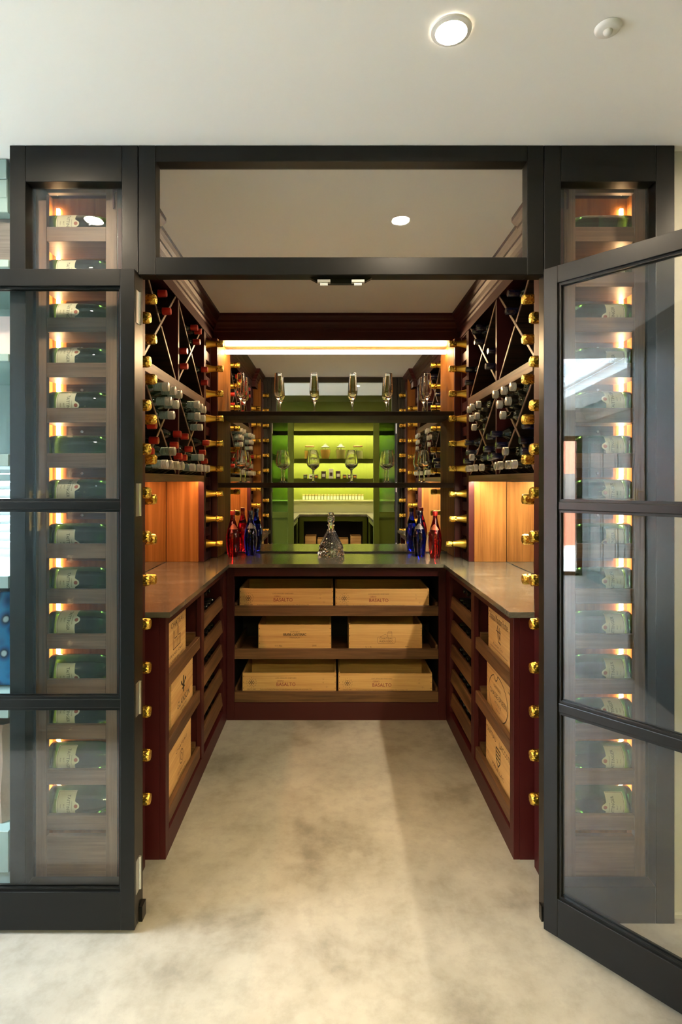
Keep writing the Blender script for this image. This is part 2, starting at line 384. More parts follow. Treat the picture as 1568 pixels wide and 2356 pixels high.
# ================================================================== CELLAR JOINERY
SIDE = {-1: 'under the red-capped rack', 1: 'under the silver-capped rack'}
RK = {-1: 'red and teal capped', 1: 'navy and silver capped'}
def sb(sd, x0, x1, *r): return B(sd*x0, sd*x1, *r)
LIP1 = [(.598, .652), (.350, .404), (.092, .146)]
LIP2 = [(.665, .728), (.530, .596), (.394, .462), (.258, .327), (.122, .192)]
for sd in (-1, 1):
    t = thing('base_cabinet', 'long burgundy base cabinet with walnut pull-out trays '+SIDE[sd], 'cabinet', (sd*.81, 2.65, 0))
    part('end_panel', sb(sd, .650, 1.020, 2.055, 2.075, 0, .879), M['burg'], t)
    part('stile', sb(sd, .628, .650, 2.055, 2.098, .0, .879), M['burg'], t, bev=.001)
    part('stile', sb(sd, .628, .650, 2.623, 2.677, .085, .842), M['burg'], t, bev=.001)
    part('stile', sb(sd, .628, .650, 3.160, 3.262, .0, .879), M['burg'], t, bev=.001)
    part('top_rail', sb(sd, .628, .650, 2.098, 3.160, .842, .879), M['burg'], t, bev=.001)
    part('plinth', sb(sd, .628, .650, 2.098, 3.160, 0, .085), M['burg'], t, bev=.001)
    part('back_panel', sb(sd, 1.005, 1.02, 2.075, 3.72, 0, .879), M['dark'], t)
    part('divider', sb(sd, .650, 1.005, 2.640, 2.660, .085, .879), M['burg'], t)
    part('far_panel', sb(sd, .650, 1.005, 3.165, 3.185, .0, .879), M['burg'], t)
    for z0, z1 in LIP1:
        tr = part('pull_out_tray', sb(sd, .653, 1.0, 2.100, 2.621, z0+.004, z0+.016), M['walnut_y'], t)
        part('lip', sb(sd, .634, .6525, 2.099, 2.622, z0, z1), M['walnut_y'], tr, bev=.0015)
        part('tray_side', MB().box(sd*.654, sd*1.0, 2.600, 2.6215, z0+.0165, z1+.022), M['walnut_x'], tr)
        part('tray_side', MB().box(sd*.654, sd*1.0, 2.0995, 2.110, z0+.0165, z1+.002), M['walnut_x'], tr)
    for z0, z1 in LIP2:
        tr = part('bottle_tray', sb(sd, .653, 1.0, 2.679, 3.158, z0+.002, z0+.012), M['walnut_y'], t)
        part('lip', MB().quadprism([(sd*.632, 2.678, z0), (sd*.652, 2.678, z0), (sd*.652, 2.678, z1), (sd*.640, 2.678, z1)], (0, .481, 0)), M['walnut_y'], tr)
# back base cabinet
t = thing('base_cabinet', 'burgundy base cabinet of wine crates below the mirror', 'cabinet', (0, 3.45, 0))
part('stile', B(-.626, -.585, 3.256, 3.278, 0, .879), M['burg'], t, bev=.001)
part('stile', B(.585, .626, 3.256, 3.278, 0, .879), M['burg'], t, bev=.001)
part('top_rail', B(-.585, .585, 3.256, 3.278, .824, .879), M['burg'], t, bev=.001)
part('plinth', B(-.585, .585, 3.256, 3.278, 0, .098), M['burg'], t, bev=.001)
part('back_panel', B(-.62, .62, 3.70, 3.72, 0, .879), M['dark'], t)
for s in (-1, 1): part('side_panel', B(s*.605, s*.625, 3.279, 3.70, 0, .879), M['dark'], t)
for z0, z1 in ((.595, .652), (.348, .406), (.100, .160)):
    tr = part('pull_out_tray', B(-.584, .584, 3.283, 3.69, z0+.004, z0+.016), M['walnut_x'], t)
    part('lip', B(-.584, .584, 3.262, 3.2825, z0, z1), M['walnut_x'], tr, bev=.0015)
    for s in (-1, 1): part('tray_side', B(s*.572, s*.584, 3.283, 3.69, z0+.0165, z1+.018), M['walnut_y'], tr)
# stone worktop
wt = MB(); U = [(-1.02, 2.03), (-.605, 2.03), (-.605, 3.21), (.605, 3.21), (.605, 2.03), (1.02, 2.03), (1.02, 3.745), (-1.02, 3.745)]
wt = MB().quadprism([(x, y, .88) for x, y in [(-1.02, 2.03), (-.605, 2.03), (-.605, 3.21), (-.605, 3.745), (-1.02, 3.745)]], (0, 0, .02))
wt.quadprism([(x, y, .88) for x, y in [(-.605, 3.21), (.605, 3.21), (.605, 3.745), (-.605, 3.745)]], (0, 0, .02))
wt.quadprism([(x, y, .88) for x, y in [(.605, 2.03), (1.02, 2.03), (1.02, 3.745), (.605, 3.745), (.605, 3.21)]], (0, 0, .02))
o = part('worktop', wt, M['stone'], None); tag(o, 'grey honed stone worktop running round three sides of the cellar', 'worktop')

# upper racks, niches, columns
for sd in (-1, 1):
    t = thing('wine_rack', 'tall burgundy and walnut diamond rack of %s bottles' % RK[sd], 'wine rack', (sd*.88, 2.78, .90))
    part('end_panel', sb(sd, .768, 1.018, 2.220, 2.244, .901, 2.27), M['burg'], t, bev=.001)
    part('end_panel', sb(sd, .768, 1.018, 3.306, 3.330, .901, 2.27), M['burg'], t, bev=.001)
    part('veneer_panel', sb(sd, .800, .984, 3.300, 3.3055, .901, 1.365), M['veneer'], t)
    part('veneer_panel', sb(sd, .800, .984, 2.2445, 2.250, .901, 1.365), M['veneer'], t)
    part('upright', sb(sd, .768, 1.0, 2.744, 2.766, 1.4005, 1.8025), M['burg'], t, bev=.001)
    part('upright', sb(sd, .768, 1.0, 2.744, 2.766, 1.8505, 2.268), M['burg'], t, bev=.001)
    part('bottom_board', sb(sd, .7855, 1.0, 2.2445, 3.3055, 1.3745, 1.40), M['walnut_y'], t)
    part('front_rail', sb(sd, .768, .785, 2.2445, 3.3055, 1.366, 1.40), M['walnut_y'], t, bev=.001)
    part('shelf_board', sb(sd, .764, 1.0, 2.2445, 3.3055, 1.803, 1.85), M['walnut_y'], t, bev=.001)
    part('back_panel', sb(sd, 1.0185, 1.0235, 2.2445, 3.3055, 1.366, 2.27), M['dark'], t)
    for (y0, y1) in ((2.245, 2.743), (2.767, 3.305)):
        for (z0, z1) in ((1.401, 1.802), (1.851, 2.262)):
            yc, zc = (y0+y1)/2, (z0+z1)/2; L = sqrt((y1-y0)**2+(z1-z0)**2); nx, nz = -(z1-z0)/L*.006, (y1-y0)/L*.006
            def board(a, b, sg):
                p = [(sd*.776, a[0]+sg*nx, a[1]+nz), (sd*.776, b[0]+sg*nx, b[1]+nz), (sd*.776, b[0]-sg*nx, b[1]-nz), (sd*.776, a[0]-sg*nx, a[1]-nz)]
                bo = part('diagonal_board', MB().quadprism([(sd*.7795, q[1], q[2]) for q in p], (sd*.2205, 0, 0)), M['shelf'], t); part('edge_strip', MB().quadprism(p, (sd*.0033, 0, 0)), M['walnut_pale'], bo)  # front edge coloured paler to paint in the light it catches
            e = .012; ey, ez = e*(y1-y0)/L, e*(z1-z0)/L
            board((y0+ey, z0+ez), (y1-ey, z1-ez), 1)
            board((y0+ey, z1-ez), (yc-ey, zc+ez), -1); board((yc+ey, zc-ez), (y1-ey, z0+ez), -1)
    # mirror in the back of the niche
    o = part('niche_mirror', sb(sd, .986, .994, 2.252, 3.299, .903, 1.364), M['mirror'], None)
    tag(o, 'mirror lining the back of the niche below the %s bottles' % RK[sd], 'mirror')
    o = part('led_strip', sb(sd, .790, .804, 2.262, 3.288, 1.3690, 1.3743), M['e_pl' if sd < 0 else 'e_pr'], None)
    tag(o, 'warm LED strip tucked under the rack of %s bottles' % RK[sd], 'light')
    # column beside the doorway and column beside the mirror
    for (y0, y1, zl, z1, p, wh) in ((2.064, 2.216, .998, 2.27, .1505, 'between the doorway and the %s rack'), (3.334, 3.500, .993, 2.27, .150, 'between the mirror and the %s rack')):
        t = thing('bottle_column', 'narrow burgundy ladder column of champagne ' + wh % RK[sd], 'wine rack', (sd*.9, (y0+y1)/2, .9))
        fx = .768
        for (a, b) in ((y0, y0+.022), (y1-.022, y1)):
            part('post', sb(sd, fx, fx+.045, a, b, .901, z1), M['burg'], t, bev=.001)
        part('back_panel', sb(sd, 1.019, 1.0235, y0, y1, .901, z1), M['dark'], t)
        n = int((z1-zl)/p)+1
        for k in range(n+1):
            zc = zl+(k-.5)*p
            a, b = max(.901, zc-.026), min(z1, zc+.026)
            if b-a < .01: continue
            part('rung', sb(sd, fx+.004, fx+.04, y0+.0225, y1-.0225, a, b), M['burg'], t)
            part('bearer', sb(sd, fx+.16, fx+.19, y0+.005, y1-.005, a, b), M['walnut_y'], t)
# mirror wall, alcove, pelmet, shelves
o = part('wall_mirror', B(-.728, .728, 3.731, 3.739, .908, 2.246), M['mirror'], None); tag(o, 'large frameless mirror across the back of the cellar above worktop', 'mirror')
o = part('mirror_seal', B(-.728, .728, 3.727, 3.740, .9005, .9075), M['dark'], None); tag(o, 'thin black seal strip where mirror meets stone worktop', 'seal')
t = thing('mirror_surround', 'teak and burgundy surround with pelmet framing the large mirror', 'surround', (0, 3.6, .9))
for sd in (-1, 1):
    part('side_panel', sb(sd, .7285, .750, 3.520, 3.745, .901, 2.249), M['veneer'], t)
    part('side_post', sb(sd, .730, .768, 3.501, 3.5195, .901, 2.249), M['burg'], t, bev=.001)
part('pelmet', B(-.768, .768, 3.553, 3.575, 2.2495, CEIL-.002), M['walnut_x'], t)
part('soffit', B(-.75, .75, 3.5755, 3.745, 2.2495, 2.262), M['walnut_x'], t)
o = part('led_strip', B(-.722, .722, 3.718, 3.7305, 2.204, 2.226), M['e_led'], None); tag(o, 'glowing warm white LED strip along the top of the mirror', 'light')
for nm, z0, z1, lb in (('upper', 1.773, 1.80, 'dark wooden display shelf holding champagne flutes'), ('lower', 1.328, 1.358, 'dark wooden display shelf holding wine glasses')):
    o = part('display_shelf', B(-.7275, .7275, 3.512, 3.7305, z0, z1), M['shelf'], None, bev=.001); tag(o, lb, 'shelf')
# cornice swept round three sides, with the break forward beside the doorway
prof = [(0, 2.246), (.004, 2.246), (.004, 2.298), (.012, 2.304), (.012, 2.318), (.020, 2.324), (.026, 2.340), (.036, 2.352), (.036, 2.364), (.046, 2.374), (.053, 2.388), (.053, 2.4045), (0, 2.4045)]
def path(d): return [(-.733+d, 1.83), (-.733+d, 2.19+d), (-.768+d, 2.19+d), (-.768+d, 3.553-d), (.768-d, 3.553-d), (.768-d, 2.19+d), (.733-d, 2.19+d), (.733-d, 1.83)]
mb = MB(); n = len(prof)
for d, z in prof: mb.v += [(x, y, z) for x, y in path(d)]
for k in range(n-1):
    for i in range(7): mb.f.append((k*8+i, k*8+i+1, (k+1)*8+i+1, (k+1)*8+i))
mb.f.append(tuple(k*8 for k in range(n))); mb.f.append(tuple(k*8+7 for k in range(n-1, -1, -1)))
o = part('trim_3', mb, M['burg'], None); tag(o, 'stepped burgundy cornice round the top of the cellar', 'cornice', kind='structure')
for sd in (-1, 1):
    o = part('trim_4' if sd < 0 else 'trim_5', MB().box(sd*.769, sd*1.02, 2.064, 3.745, 2.272, CEIL-.001), M['burg'], None)
    tag(o, 'burgundy filler board above the rack of %s bottles' % RK[sd], 'filler', kind='structure')

# ================================================================== BOTTLES
def lathe_me(name, prof, mat, seg=24, jig=None, smooth=True): return MB().lathe(prof, seg, jig=jig).mesh(name, mat, smooth)
CH = [(0, .016), (.020, .013), (.036, .003), (.041, 0), (.0445, .004), (.0455, .012), (.0455, .138), (.0448, .152), (.0425, .170), (.038, .188), (.032, .206), (.0262, .224), (.0215, .243), (.0175, .262), (.0155, .285), (.0150, .312), (0, .314)]
FO = [(.0312, .212), (.0278, .224), (.0228, .243), (.0188, .262), (.0168, .280), (.0166, .287), (.0188, .290), (.0196, .296), (.0192, .306), (.0197, .316), (.0190, .324), (.0160, .3295), (.008, .3310), (0, .3313)]
rj = random.Random(3)
_j = {}
def foiljig(k, i):
    if k < 5: return 1+.012*sin(i*1.3+k)
    if k > 11: return 1
    return _j.setdefault((k, i), 1+rj.uniform(-.055, .055))
champ_me = lathe_me('glass', CH, M['champ'], 32)
neck_me = lathe_me('neck_foil', FO[:6], M['gold'], 28); foil_me = lathe_me('cap_foil', FO[5:], M['foil'], 28, lambda k, i: foiljig(k+5, i))
def wrap(vs, fs, R, z0, mat, name):
    me = bpy.data.meshes.new(name)
    me.from_pydata([(R*cos(x/R), R*sin(x/R), z0+y) for x, y in vs], [], fs); me.materials.append(mat); return me
def label_me():
    R = .0460; mb = MB(); na = 26
    def top(a):
        return .098 + (.014*sqrt(max(0, 1-(a/.26)**2)) if abs(a) < .26 else 0) - .002*abs(a)
    for i in range(na+1):
        a = -1.06+2.12*i/na
        mb.v += [(R*cos(a), R*sin(a), .036), (R*cos(a), R*sin(a), .072), (R*cos(a), R*sin(a), top(a))]
    for i in range(na):
        b = 3*i; mb.f += [(b, b+3, b+4, b+1), (b+1, b+4, b+5, b+2)]
    return mb.mesh('label', M['label'], True)
lab_me = label_me()
def border_me():
    R = .0462; mb = MB(); na = 24
    def strip(a0, a1, z0, z1):
        n = max(1, int(abs(a1-a0)/.08)); b = len(mb.v)
        for i in range(n+1):
            a = a0+(a1-a0)*i/n; mb.v += [(R*cos(a), R*sin(a), z0), (R*cos(a), R*sin(a), z1)]
        for i in range(n): mb.f.append((b+2*i, b+2*i+2, b+2*i+3, b+2*i+1))
    strip(-1.0, 1.0, .0395, .0403); strip(-1.0, -.983, .0395, .093); strip(.983, 1.0, .0395, .093)
    return mb.mesh('label_border', M['ink_br'])
bord_me = border_me()
def seal_me():
    R = .0463; n = 18; mb = MB(); mb.v.append((R, 0, .1005))
    for i in range(n):
        a = 2*pi*i/n; x = .0062*cos(a); mb.v.append((R*cos(x/R), R*sin(x/R), .1005+.0062*sin(a)))
    for i in range(n): mb.f.append((0, 1+i, 1+(i+1) % n))
    return mb.mesh('seal', M['seal'], True)
seal_m = seal_me()
def wtext(s, size, z, mat, width):
    vs, fs = text_data(s, size); wd = max(a for a, b in vs)-min(a for a, b in vs); k = width/wd
    return wrap([(a*k, b) for a, b in vs], fs, .0463, z, mat, 'lettering')
tx = [wtext('TAITTINGER', .0145, .0745, M['ink'], .070), wtext('CHAMPAGNE', .005, .0865, M['ink_br'], .030), wtext('BRUT', .006, .061, M['ink_br'], .014), wtext('Reims', .005, .0505, M['ink_br'], .012)]
def champagne(label, group, tip, roll, sd, full=True, yaw=0):
    t = thing('champagne_bottle', label, 'bottle', (0, 0, 0), group)
    put('glass', champ_me, t, False); put('neck_foil', neck_me, t, False); put('cap_foil', foil_me, t, False)
    if full:
        l = put('label', lab_me, t, False); put('label_border', bord_me, l, False); put('seal', seal_m, l, False)
        for m in tx: put('lettering', m, l, False)
    # local +z (base to cork) -> -sd x ; label centre (+x) -> -y
    zx = Vector((-sd, 0, 0)); xx = Vector((0, -1, 0)); yy = zx.cross(xx)
    R = Matrix((xx, yy, zx)).transposed().to_4x4() @ Matrix.Rotation(roll, 4, 'Z')
    base = Vector(tip) - zx*.3313
    t.matrix_world = Matrix.Translation(base) @ Matrix.Rotation(yaw, 4, 'Z') @ R
    t.location = base
    return t
WN = {-1: 'folded glass door', 1: 'half-open glass door'}
for sd in (-1, 1):
    rr = random.Random(10+sd)
    for k in range(14):
        z = .303+.1465*k
        roll = rr.uniform(-.55, .55)
        if (sd < 0 and k == 8) : roll = 1.9
        if (sd > 0 and k == 13): roll = 2.1
        champagne('green champagne bottle lying in %s slot from bottom of display behind %s' % (ordn(k), WN[sd]), 'champagne bottles in the display behind the '+WN[sd],
                  (sd*.634, 1.905, z), roll, sd)
    for k in range(8):
        champagne('gold-foiled champagne bottle, %s from worktop, in column by doorway and %s rack' % (ordn(k), RK[sd]), 'champagne in the column between doorway and %s rack' % RK[sd],
                  (sd*.687, 2.14, .998+.1505*k), rr.uniform(0, 6), sd, False)
    for k in range(9):
        champagne('gold-foiled champagne bottle, %s from worktop, in column by mirror and %s rack' % (ordn(k), RK[sd]), 'champagne in the column between mirror and %s rack' % RK[sd],
                  (sd*(.676 if not (sd > 0 and k == 0) else .655), 3.417, .993+.150*k), rr.uniform(0, 6), sd, False)
    # walnut display rack in the window
    t = thing('display_rack', 'lit walnut slatted rack of champagne inside display behind '+WN[sd], 'wine rack', (sd*.85, 1.9, .0))
    part('post', sb(sd, .950, .984, 1.838, 1.858, .0, 2.37), M['walnut_pale_z'], t, bev=.001)
    part('post', sb(sd, .722, .758, 1.838, 1.858, .0, 2.37), M['walnut_pale_z'], t, bev=.001)
    part('cheek', sb(sd, .9845, 1.018, 1.838, 1.858, .0, 2.37), M['black'], t)
    part('cheek', sb(sd, .660, .7215, 1.838, 1.858, .0, 2.37), M['black'], t)
    part('header', sb(sd, .7585, .9495, 1.840, 1.858, 2.300, 2.37), M['walnut_pale'], t)
    part('back_panel', sb(sd, .70, 1.018, 2.0185, 2.0285, .0, 2.37), M['veneer'], t)
    part('base_panel', sb(sd, .7585, .9495, 1.840, 1.858, .0, .2185), M['walnut_pale'], t)
    part('side_lining', sb(sd, 1.018, 1.0225, 1.82, 2.0295, .0, 2.37), M['veneer'], t)
    for k in range(14):
        zc = .303+.1465*k
        part('slat', sb(sd, .7585, .9495, 1.840, 1.856, zc-.0645, zc-.0175), M['walnut_pale'], t, bev=.001)
        part('bearer', sb(sd, .7300, .985, 1.8565, 1.990, zc-.062, zc-.0475), M['walnut_pale'], t)
        r_ = part('back_rail', sb(sd, .735, .960, 2.000, 2.0183, zc+.052, zc+.085), M['walnut_pale'], t)
        part('screw', MB().tube((sd*.905, 1.996, zc+.066), (sd*.905, 2.001, zc+.066), .0045), M['steel'], r_, True)
    for (a, b) in ((1.82, 1.845), (1.965, 2.018)):
        part('inner_post', sb(sd, .690, .712, a, b, 0, 2.24), M['burg'], t)
    for k in range(15):
        zc = .303+.1465*(k-.5)
        part('rung', sb(sd, .692, .710, 1.8455, 1.9645, zc-.045, zc+.045), M['burg'], t)
    o = part('led_strip', sb(sd, .990, 1.000, 2.009, 2.0183, .20, 2.33), M['e_disp'], None)
    tag(o, 'vertical warm LED strip in bottle display behind '+WN[sd], 'light')

# still wine: one mesh of each kind, shared by every copy
R_ = .0362
WB = [(0, .014), (.022, .010), (.032, 0), (R_, .006), (R_, .19), (.0350, .204), (.030, .218), (.022, .231), (.0165, .243), (.0145, .258), (.0143, .298), (0, .2985)]
def capp(z0, r=.0152, ztop=.3015, rib=False):
    if not rib: return [(r*1.02, z0), (r, z0+.004), (r, ztop-.004), (r*.9, ztop), (0, ztop+.0006)]
    p = [(r, z0)]; n = 5
    for i in range(n):
        a = z0+(ztop-z0)*i/n; b = z0+(ztop-z0)*(i+1)/n
        p += [(r*1.07, a+.001), (r*1.07, b-.0018), (r*.96, b-.0006)]
    return p+[(r*.9, ztop), (0, ztop+.0006)]
bot_me = {k: lathe_me('glass', WB, M[k], 20) for k in ('bottle', 'bottle_green', 'bottle_grey')}
cap_red = lathe_me('capsule', capp(.262, .0158), M['cap_red'], 18)
cap_navy = lathe_me('capsule', capp(.238, .0160), M['cap_navy'], 18)
cap_black = lathe_me('capsule', capp(.245, .0158), M['cap_black'], 18)
cap_silver = lathe_me('screw_cap', capp(.278, .0172, rib=True), M['cap_silver'], 18)
cap_teal = lathe_me('sleeve', capp(.236, .0168, .2755, rib=True), M['cap_teal'], 18)
cap_white = lathe_me('screw_cap', capp(.2765, .0178, .303, rib=True), M['cap_white'], 18)
def plab():
    R = R_+.0004; mb = MB(); n = 18
    for i in range(n+1):
        a = -1.3+2.6*i/n; mb.v += [(R*cos(a), R*sin(a), .05), (R*cos(a), R*sin(a), .145)]
    for i in range(n): mb.f.append((2*i, 2*i+2, 2*i+3, 2*i+1))
    return mb.mesh('label', M['paper'], True)
plab_me = plab()
def wine(kind, label, group, base, zx, roll=0, lab=False):
    t = thing('wine_bottle', label, 'bottle', base, group)
    g = {'red': 'bottle', 'navy': 'bottle', 'black': 'bottle', 'teal': 'bottle_green', 'silver': 'bottle_grey'}[kind]
    put('glass', bot_me[g], t, False)
    if kind in ('red', 'navy'): t.scale = (1, 1, .90)
    if kind in ('teal', 'silver'): t.scale = (1, 1, .97)
    if kind == 'red': put('capsule', cap_red, t, False)
    if kind == 'navy': put('capsule', cap_navy, t, False)
    if kind == 'black': put('capsule', cap_black, t, False)
    if kind == 'silver': put('screw_cap', cap_silver, t, False)
    if kind == 'teal': put('sleeve', cap_teal, t, False); put('screw_cap', cap_white, t, False)
    if lab: put('label', plab_me, t, False)
    zx = Vector(zx).normalized(); xx = Vector((0, 0, 1)) - zx*zx.z; xx.normalize(); yy = zx.cross(xx)
    t.rotation_euler = (Matrix((xx, yy, zx)).transposed() @ Matrix.Rotation(roll, 3, 'Z')).to_euler()
    return t
LBL = {'red': 'dark wine bottle with red cap in side pocket of diamond rack', 'teal': 'dark green wine bottle with ribbed teal and white cap in diamond rack',
       'navy': 'dark wine bottle with glossy navy capsule in side pocket of diamond rack', 'silver': 'clear glass wine bottle with ribbed silver cap in diamond rack'}
for sd in (-1, 1):
    rr = random.Random(20+sd); kA, kB = ('red', 'teal') if sd < 0 else ('navy', 'silver')
    for bi, (y0, y1) in enumerate(((2.245, 2.743), (2.767, 3.305))):
        hw = (y1-y0)/2; yc = (y0+y1)/2
        # lower pockets
        z0, z1 = 1.401, 1.802; zc = (z0+z1)/2; hh = (z1-z0)/2; m = hh/hw
        r = R_+.0008; va = r*sqrt(1+m*m)+.008       # apex bottle height above the crossing
        pos = []; bay = 'bay by doorway' if bi == 0 else 'bay by mirror'
        NK = {'red': 'red-capped dark bottle', 'teal': 'teal-capped green bottle', 'navy': 'navy-capped dark bottle', 'silver': 'silver-capped clear bottle'}
        for row in range(3):
            v = va+row*.0535
            for i in range(row+1): pos.append((kB, yc+(i-row/2)*.1035, zc+v, '%s row of V pocket, %s from doorway' % (('bottom', 'middle', 'top')[row], ordn(i))))
        fz = z0+r; half = hw-(fz-z0)/m-r*sqrt(1+m*m)/m-.012
        nb = int(2*half/(2*r))+1
        for i in range(nb): pos.append((kB, yc+(i-(nb-1)/2)*(2*half/max(1, nb-1)), fz, 'bottom pocket floor, %s from doorway' % ordn(i)))
        st = 2*half/(nb-1)
        for i in range(1): pos.append((kB, yc, fz+sqrt(max(0, 4*r*r-st*st/4))+.001, 'stacked above floor row of bottom pocket'))
        for s in (-1, 1):
            pk = ''
            pk = 'pocket on doorway side' if s < 0 else 'pocket on mirror side'
            off = r+.0005
            yw = yc+s*(hw-off)
            zb = zc-(hw-off)*m+r*sqrt(1+m*m)+.008
            pos.append((kA, yw, zb, 'lowest in '+pk))
            pos.append((kA, yw, zb+1.42*2*r, 'highest in '+pk))
            y2 = yw-s*2*r*cos(math.atan(m))-s*.002; pos.append((kA, y2, zc-abs(y2-yc)*m+r*sqrt(1+m*m)+.0085, 'innermost in '+pk))
        for kd, y, z, wh in pos:
            bx_ = 1.012+rr.uniform(-.012, .004)
            wine(kd, '%s, %s, lower %s' % (NK[kd], wh, bay), '%s bottles in the diamond rack' % kd, (sd*bx_, y, z), (-sd, 0, 0), rr.uniform(0, 6))
        # upper pockets: a few bottles
        z0, z1 = 1.851, 2.262; zc = (z0+z1)/2; hh = (z1-z0)/2; m = hh/hw; va = r*sqrt(1+m*m)+.008
        up = [(yc, zc+va, 'lowest in V pocket')]
        up.append((yc-r, zc+va+2*r*.87+.001, 'upper in V pocket on doorway side'))
        if bi: up.append((yc+r+.002, zc+va+2*r*.87+.001, 'upper in V pocket on mirror side'))
        for s in ((-1, 1) if bi else (-1,)):
            sn = 'doorway' if s < 0 else 'mirror'
            yw = yc+s*(hw-r-.0005); zb = zc-(hw-r-.0005)*m+r*sqrt(1+m*m)+.008
            up.append((yw, zb, 'lower in pocket on %s side' % sn))
            if bi: up.append((yw, zb+2*r+.001, 'upper in pocket on %s side' % sn))
        for y, z, wh in up:
            bx_ = 1.012+rr.uniform(-.012, .004)
            wine(kA, '%s, %s, upper %s' % (NK[kA], wh, bay), '%s bottles on the upper tier' % kA, (sd*bx_, y, z), (-sd, 0, 0), rr.uniform(0, 6))
    # bottles in the five sloping trays
    for ti, (z0, z1) in enumerate(LIP2):
        for i in range(6):
            y = 2.723+i*.0785
            zb = z0+.0125+R_
            lab = 'black-capped bottle, %s from doorway in %s tray, %s' % (ordn(i), ordn(ti), SIDE[sd])
            grp = 'bottles in the %s tray %s' % (ordn(ti), SIDE[sd])
            wine('black', lab, grp, (sd*.975, y, zb+.0005), (-sd, 0, 0), rr.uniform(-.4, .4), lab=True)
        if ti == 0:
            for i in range(5):
                y = 2.723+(i+.5)*.0785
                wine('black', 'black-capped bottle, %s from doorway, upper layer of top tray %s' % (ordn(i), SIDE[sd]), 'upper layer of the top tray '+SIDE[sd],
                     (sd*.985, y, z0+.0125+R_+.0625), (-sd, 0, 0), rr.uniform(-.4, .4), lab=True)

# ================================================================== WINE CRATES
INSET = .0006
def crate(label, kind_dir, a0, a1, f, depth, z0, z1, sd=1, closed=False):
    """a0..a1 extent of the lettered face; f its plane; built as boards"""
    th = .010
    if kind_dir == 'y':   # face looks to -y, extent in x
        t = thing('wine_crate', label, 'crate', ((a0+a1)/2, f+depth/2, z0))
        mk = lambda p0, p1, d0, d1, c0, c1: B(p0, p1, f+d0, f+d1, c0, c1); mf, ms = M['pine_x'], M['pine_y']
    else:                 # face looks to the aisle (-sd x), extent in y
        t = thing('wine_crate', label, 'crate', (sd*(f+depth/2), (a0+a1)/2, z0))
        mk = lambda p0, p1, d0, d1, c0, c1: B(sd*(f+d0), sd*(f+d1), p0, p1, c0, c1); mf, ms = M['pine_y'], M['pine_x']
    fr = part('front_board', mk(a0, a1, 0, th, z0, z1), mf, t, bev=.0008)
    part('back_board', mk(a0, a1, depth-th, depth, z0, z1), mf, t)
    part('side_board', mk(a0, a0+th, th, depth-th, z0, z1+(.002 if not closed else 0)), ms, t)
    part('side_board', mk(a1-th, a1, th, depth-th, z0, z1+(.002 if not closed else 0)), ms, t)
    part('base_board', mk(a0+th, a1-th, th, depth-th, z0, z0+.006), ms, t)
    if closed: part('lid_board', mk(a0, a1, 0, depth, z1+.0003, z1+.008), mf, t)
    g = MB()
    for p in (a0+.006, a1-.006):
        for c in range(4):
            zz = z0+(z1-z0)*(.12+.25*c)
            if kind_dir == 'y': g.ring((p, f-INSET, zz), (1, 0, 0), (0, 0, 1), .0022, .00219, 8)
            else: g.ring((sd*(f-INSET), p, zz), (0, 1, 0), (0, 0, 1), .0022, .00219, 8)
    nl = part('nails', g, M['ink'], fr); nl['kind'] = 'stuff'
    return t, fr
UX, VZ = (1, 0, 0), (0, 0, 1)
def basalto(label, x0, z0, z1):
    x1 = x0+.543; f = 3.300
    t, fr = crate(label, 'y', x0, x1, f, .33, z0, z1)
    c = (x0+.218, f-INSET); h = z1-.046
    letter('LOS LINGUES VINEYARD', .010, (x0+.252, c[1], z1-.030), UX, VZ, M['ink_br'], fr, width=.120)
    letter('CERRO', .013, (x0+.219, c[1], z1-.046), UX, VZ, M['ink_red'], fr, width=.038)
    letter('BASALTO', .029, (x0+.252, c[1], z1-.067), UX, VZ, M['ink_red'], fr, width=.110)
    letter('Produced and Bottled by Vi\u00f1a Koyle S.A. Fundo El Carmen de Los Lingues, Valle de Colchagua, Chile', .0075, (x0+.252, c[1], z1-.094), UX, VZ, M['ink'], fr, width=.300)
    letter('SINCE 1885', .007, (x0+.052, c[1], z1-.094), UX, VZ, M['ink'], fr, width=.05)
    g = MB(); cx, cz = x0+.052, z1-.055
    for k in range(6): g.ring((cx+.0105*cos(k*pi/3), c[1], cz+.0105*sin(k*pi/3)), UX, VZ, .0075, .0014, 16)
    g.ring((cx, c[1], cz), UX, VZ, .006, .0014, 16)
    part('emblem', g, M['ink'], fr)
    for k in range(14):
        a = pi/2-k*2*pi/14
        letter('VINOSKOYLECHIL'[k], .0085, (cx+.027*cos(a), c[1], cz+.027*sin(a)), (sin(a), 0, -cos(a)), (cos(a), 0, sin(a)), M['ink'], fr)
    g = MB(); g.ring((x1-.075, c[1], z1-.055), UX, VZ, .004, .0008, 10).ring((x1-.055, c[1], z1-.080), UX, VZ, .0045, .0008, 6).ring((x1-.075, c[1], z1-.036), UX, VZ, .006, .0009, 3)
    part('care_marks', g, M['ink_br'], fr)
def wc(s): return 'open pine wine crate with red lettering, %s pull-out shelf below the mirror' % s
basalto('open pine wine crate with red lettering on top pull-out shelf, beside the red-capped rack', -.561, .6125, .746)
basalto('open pine wine crate with red lettering on top pull-out shelf, beside the silver-capped rack', -.006, .6125, .743)
basalto('open pine wine crate with red lettering on bottom pull-out shelf, beside the red-capped rack', -.544, .1165, .256)
basalto('open pine wine crate with red lettering on bottom pull-out shelf, beside the silver-capped rack', .012, .1165, .252)
f = 3.300
t, fr = crate('open pine wine crate with bold black lettering on middle pull-out shelf', 'y', -.452, -.030, f, .30, .3655, .535)
letter('CH\u00c2TEAU', .011, (-.241, f-INSET, .494), UX, VZ, M['ink_br'], fr, width=.055)
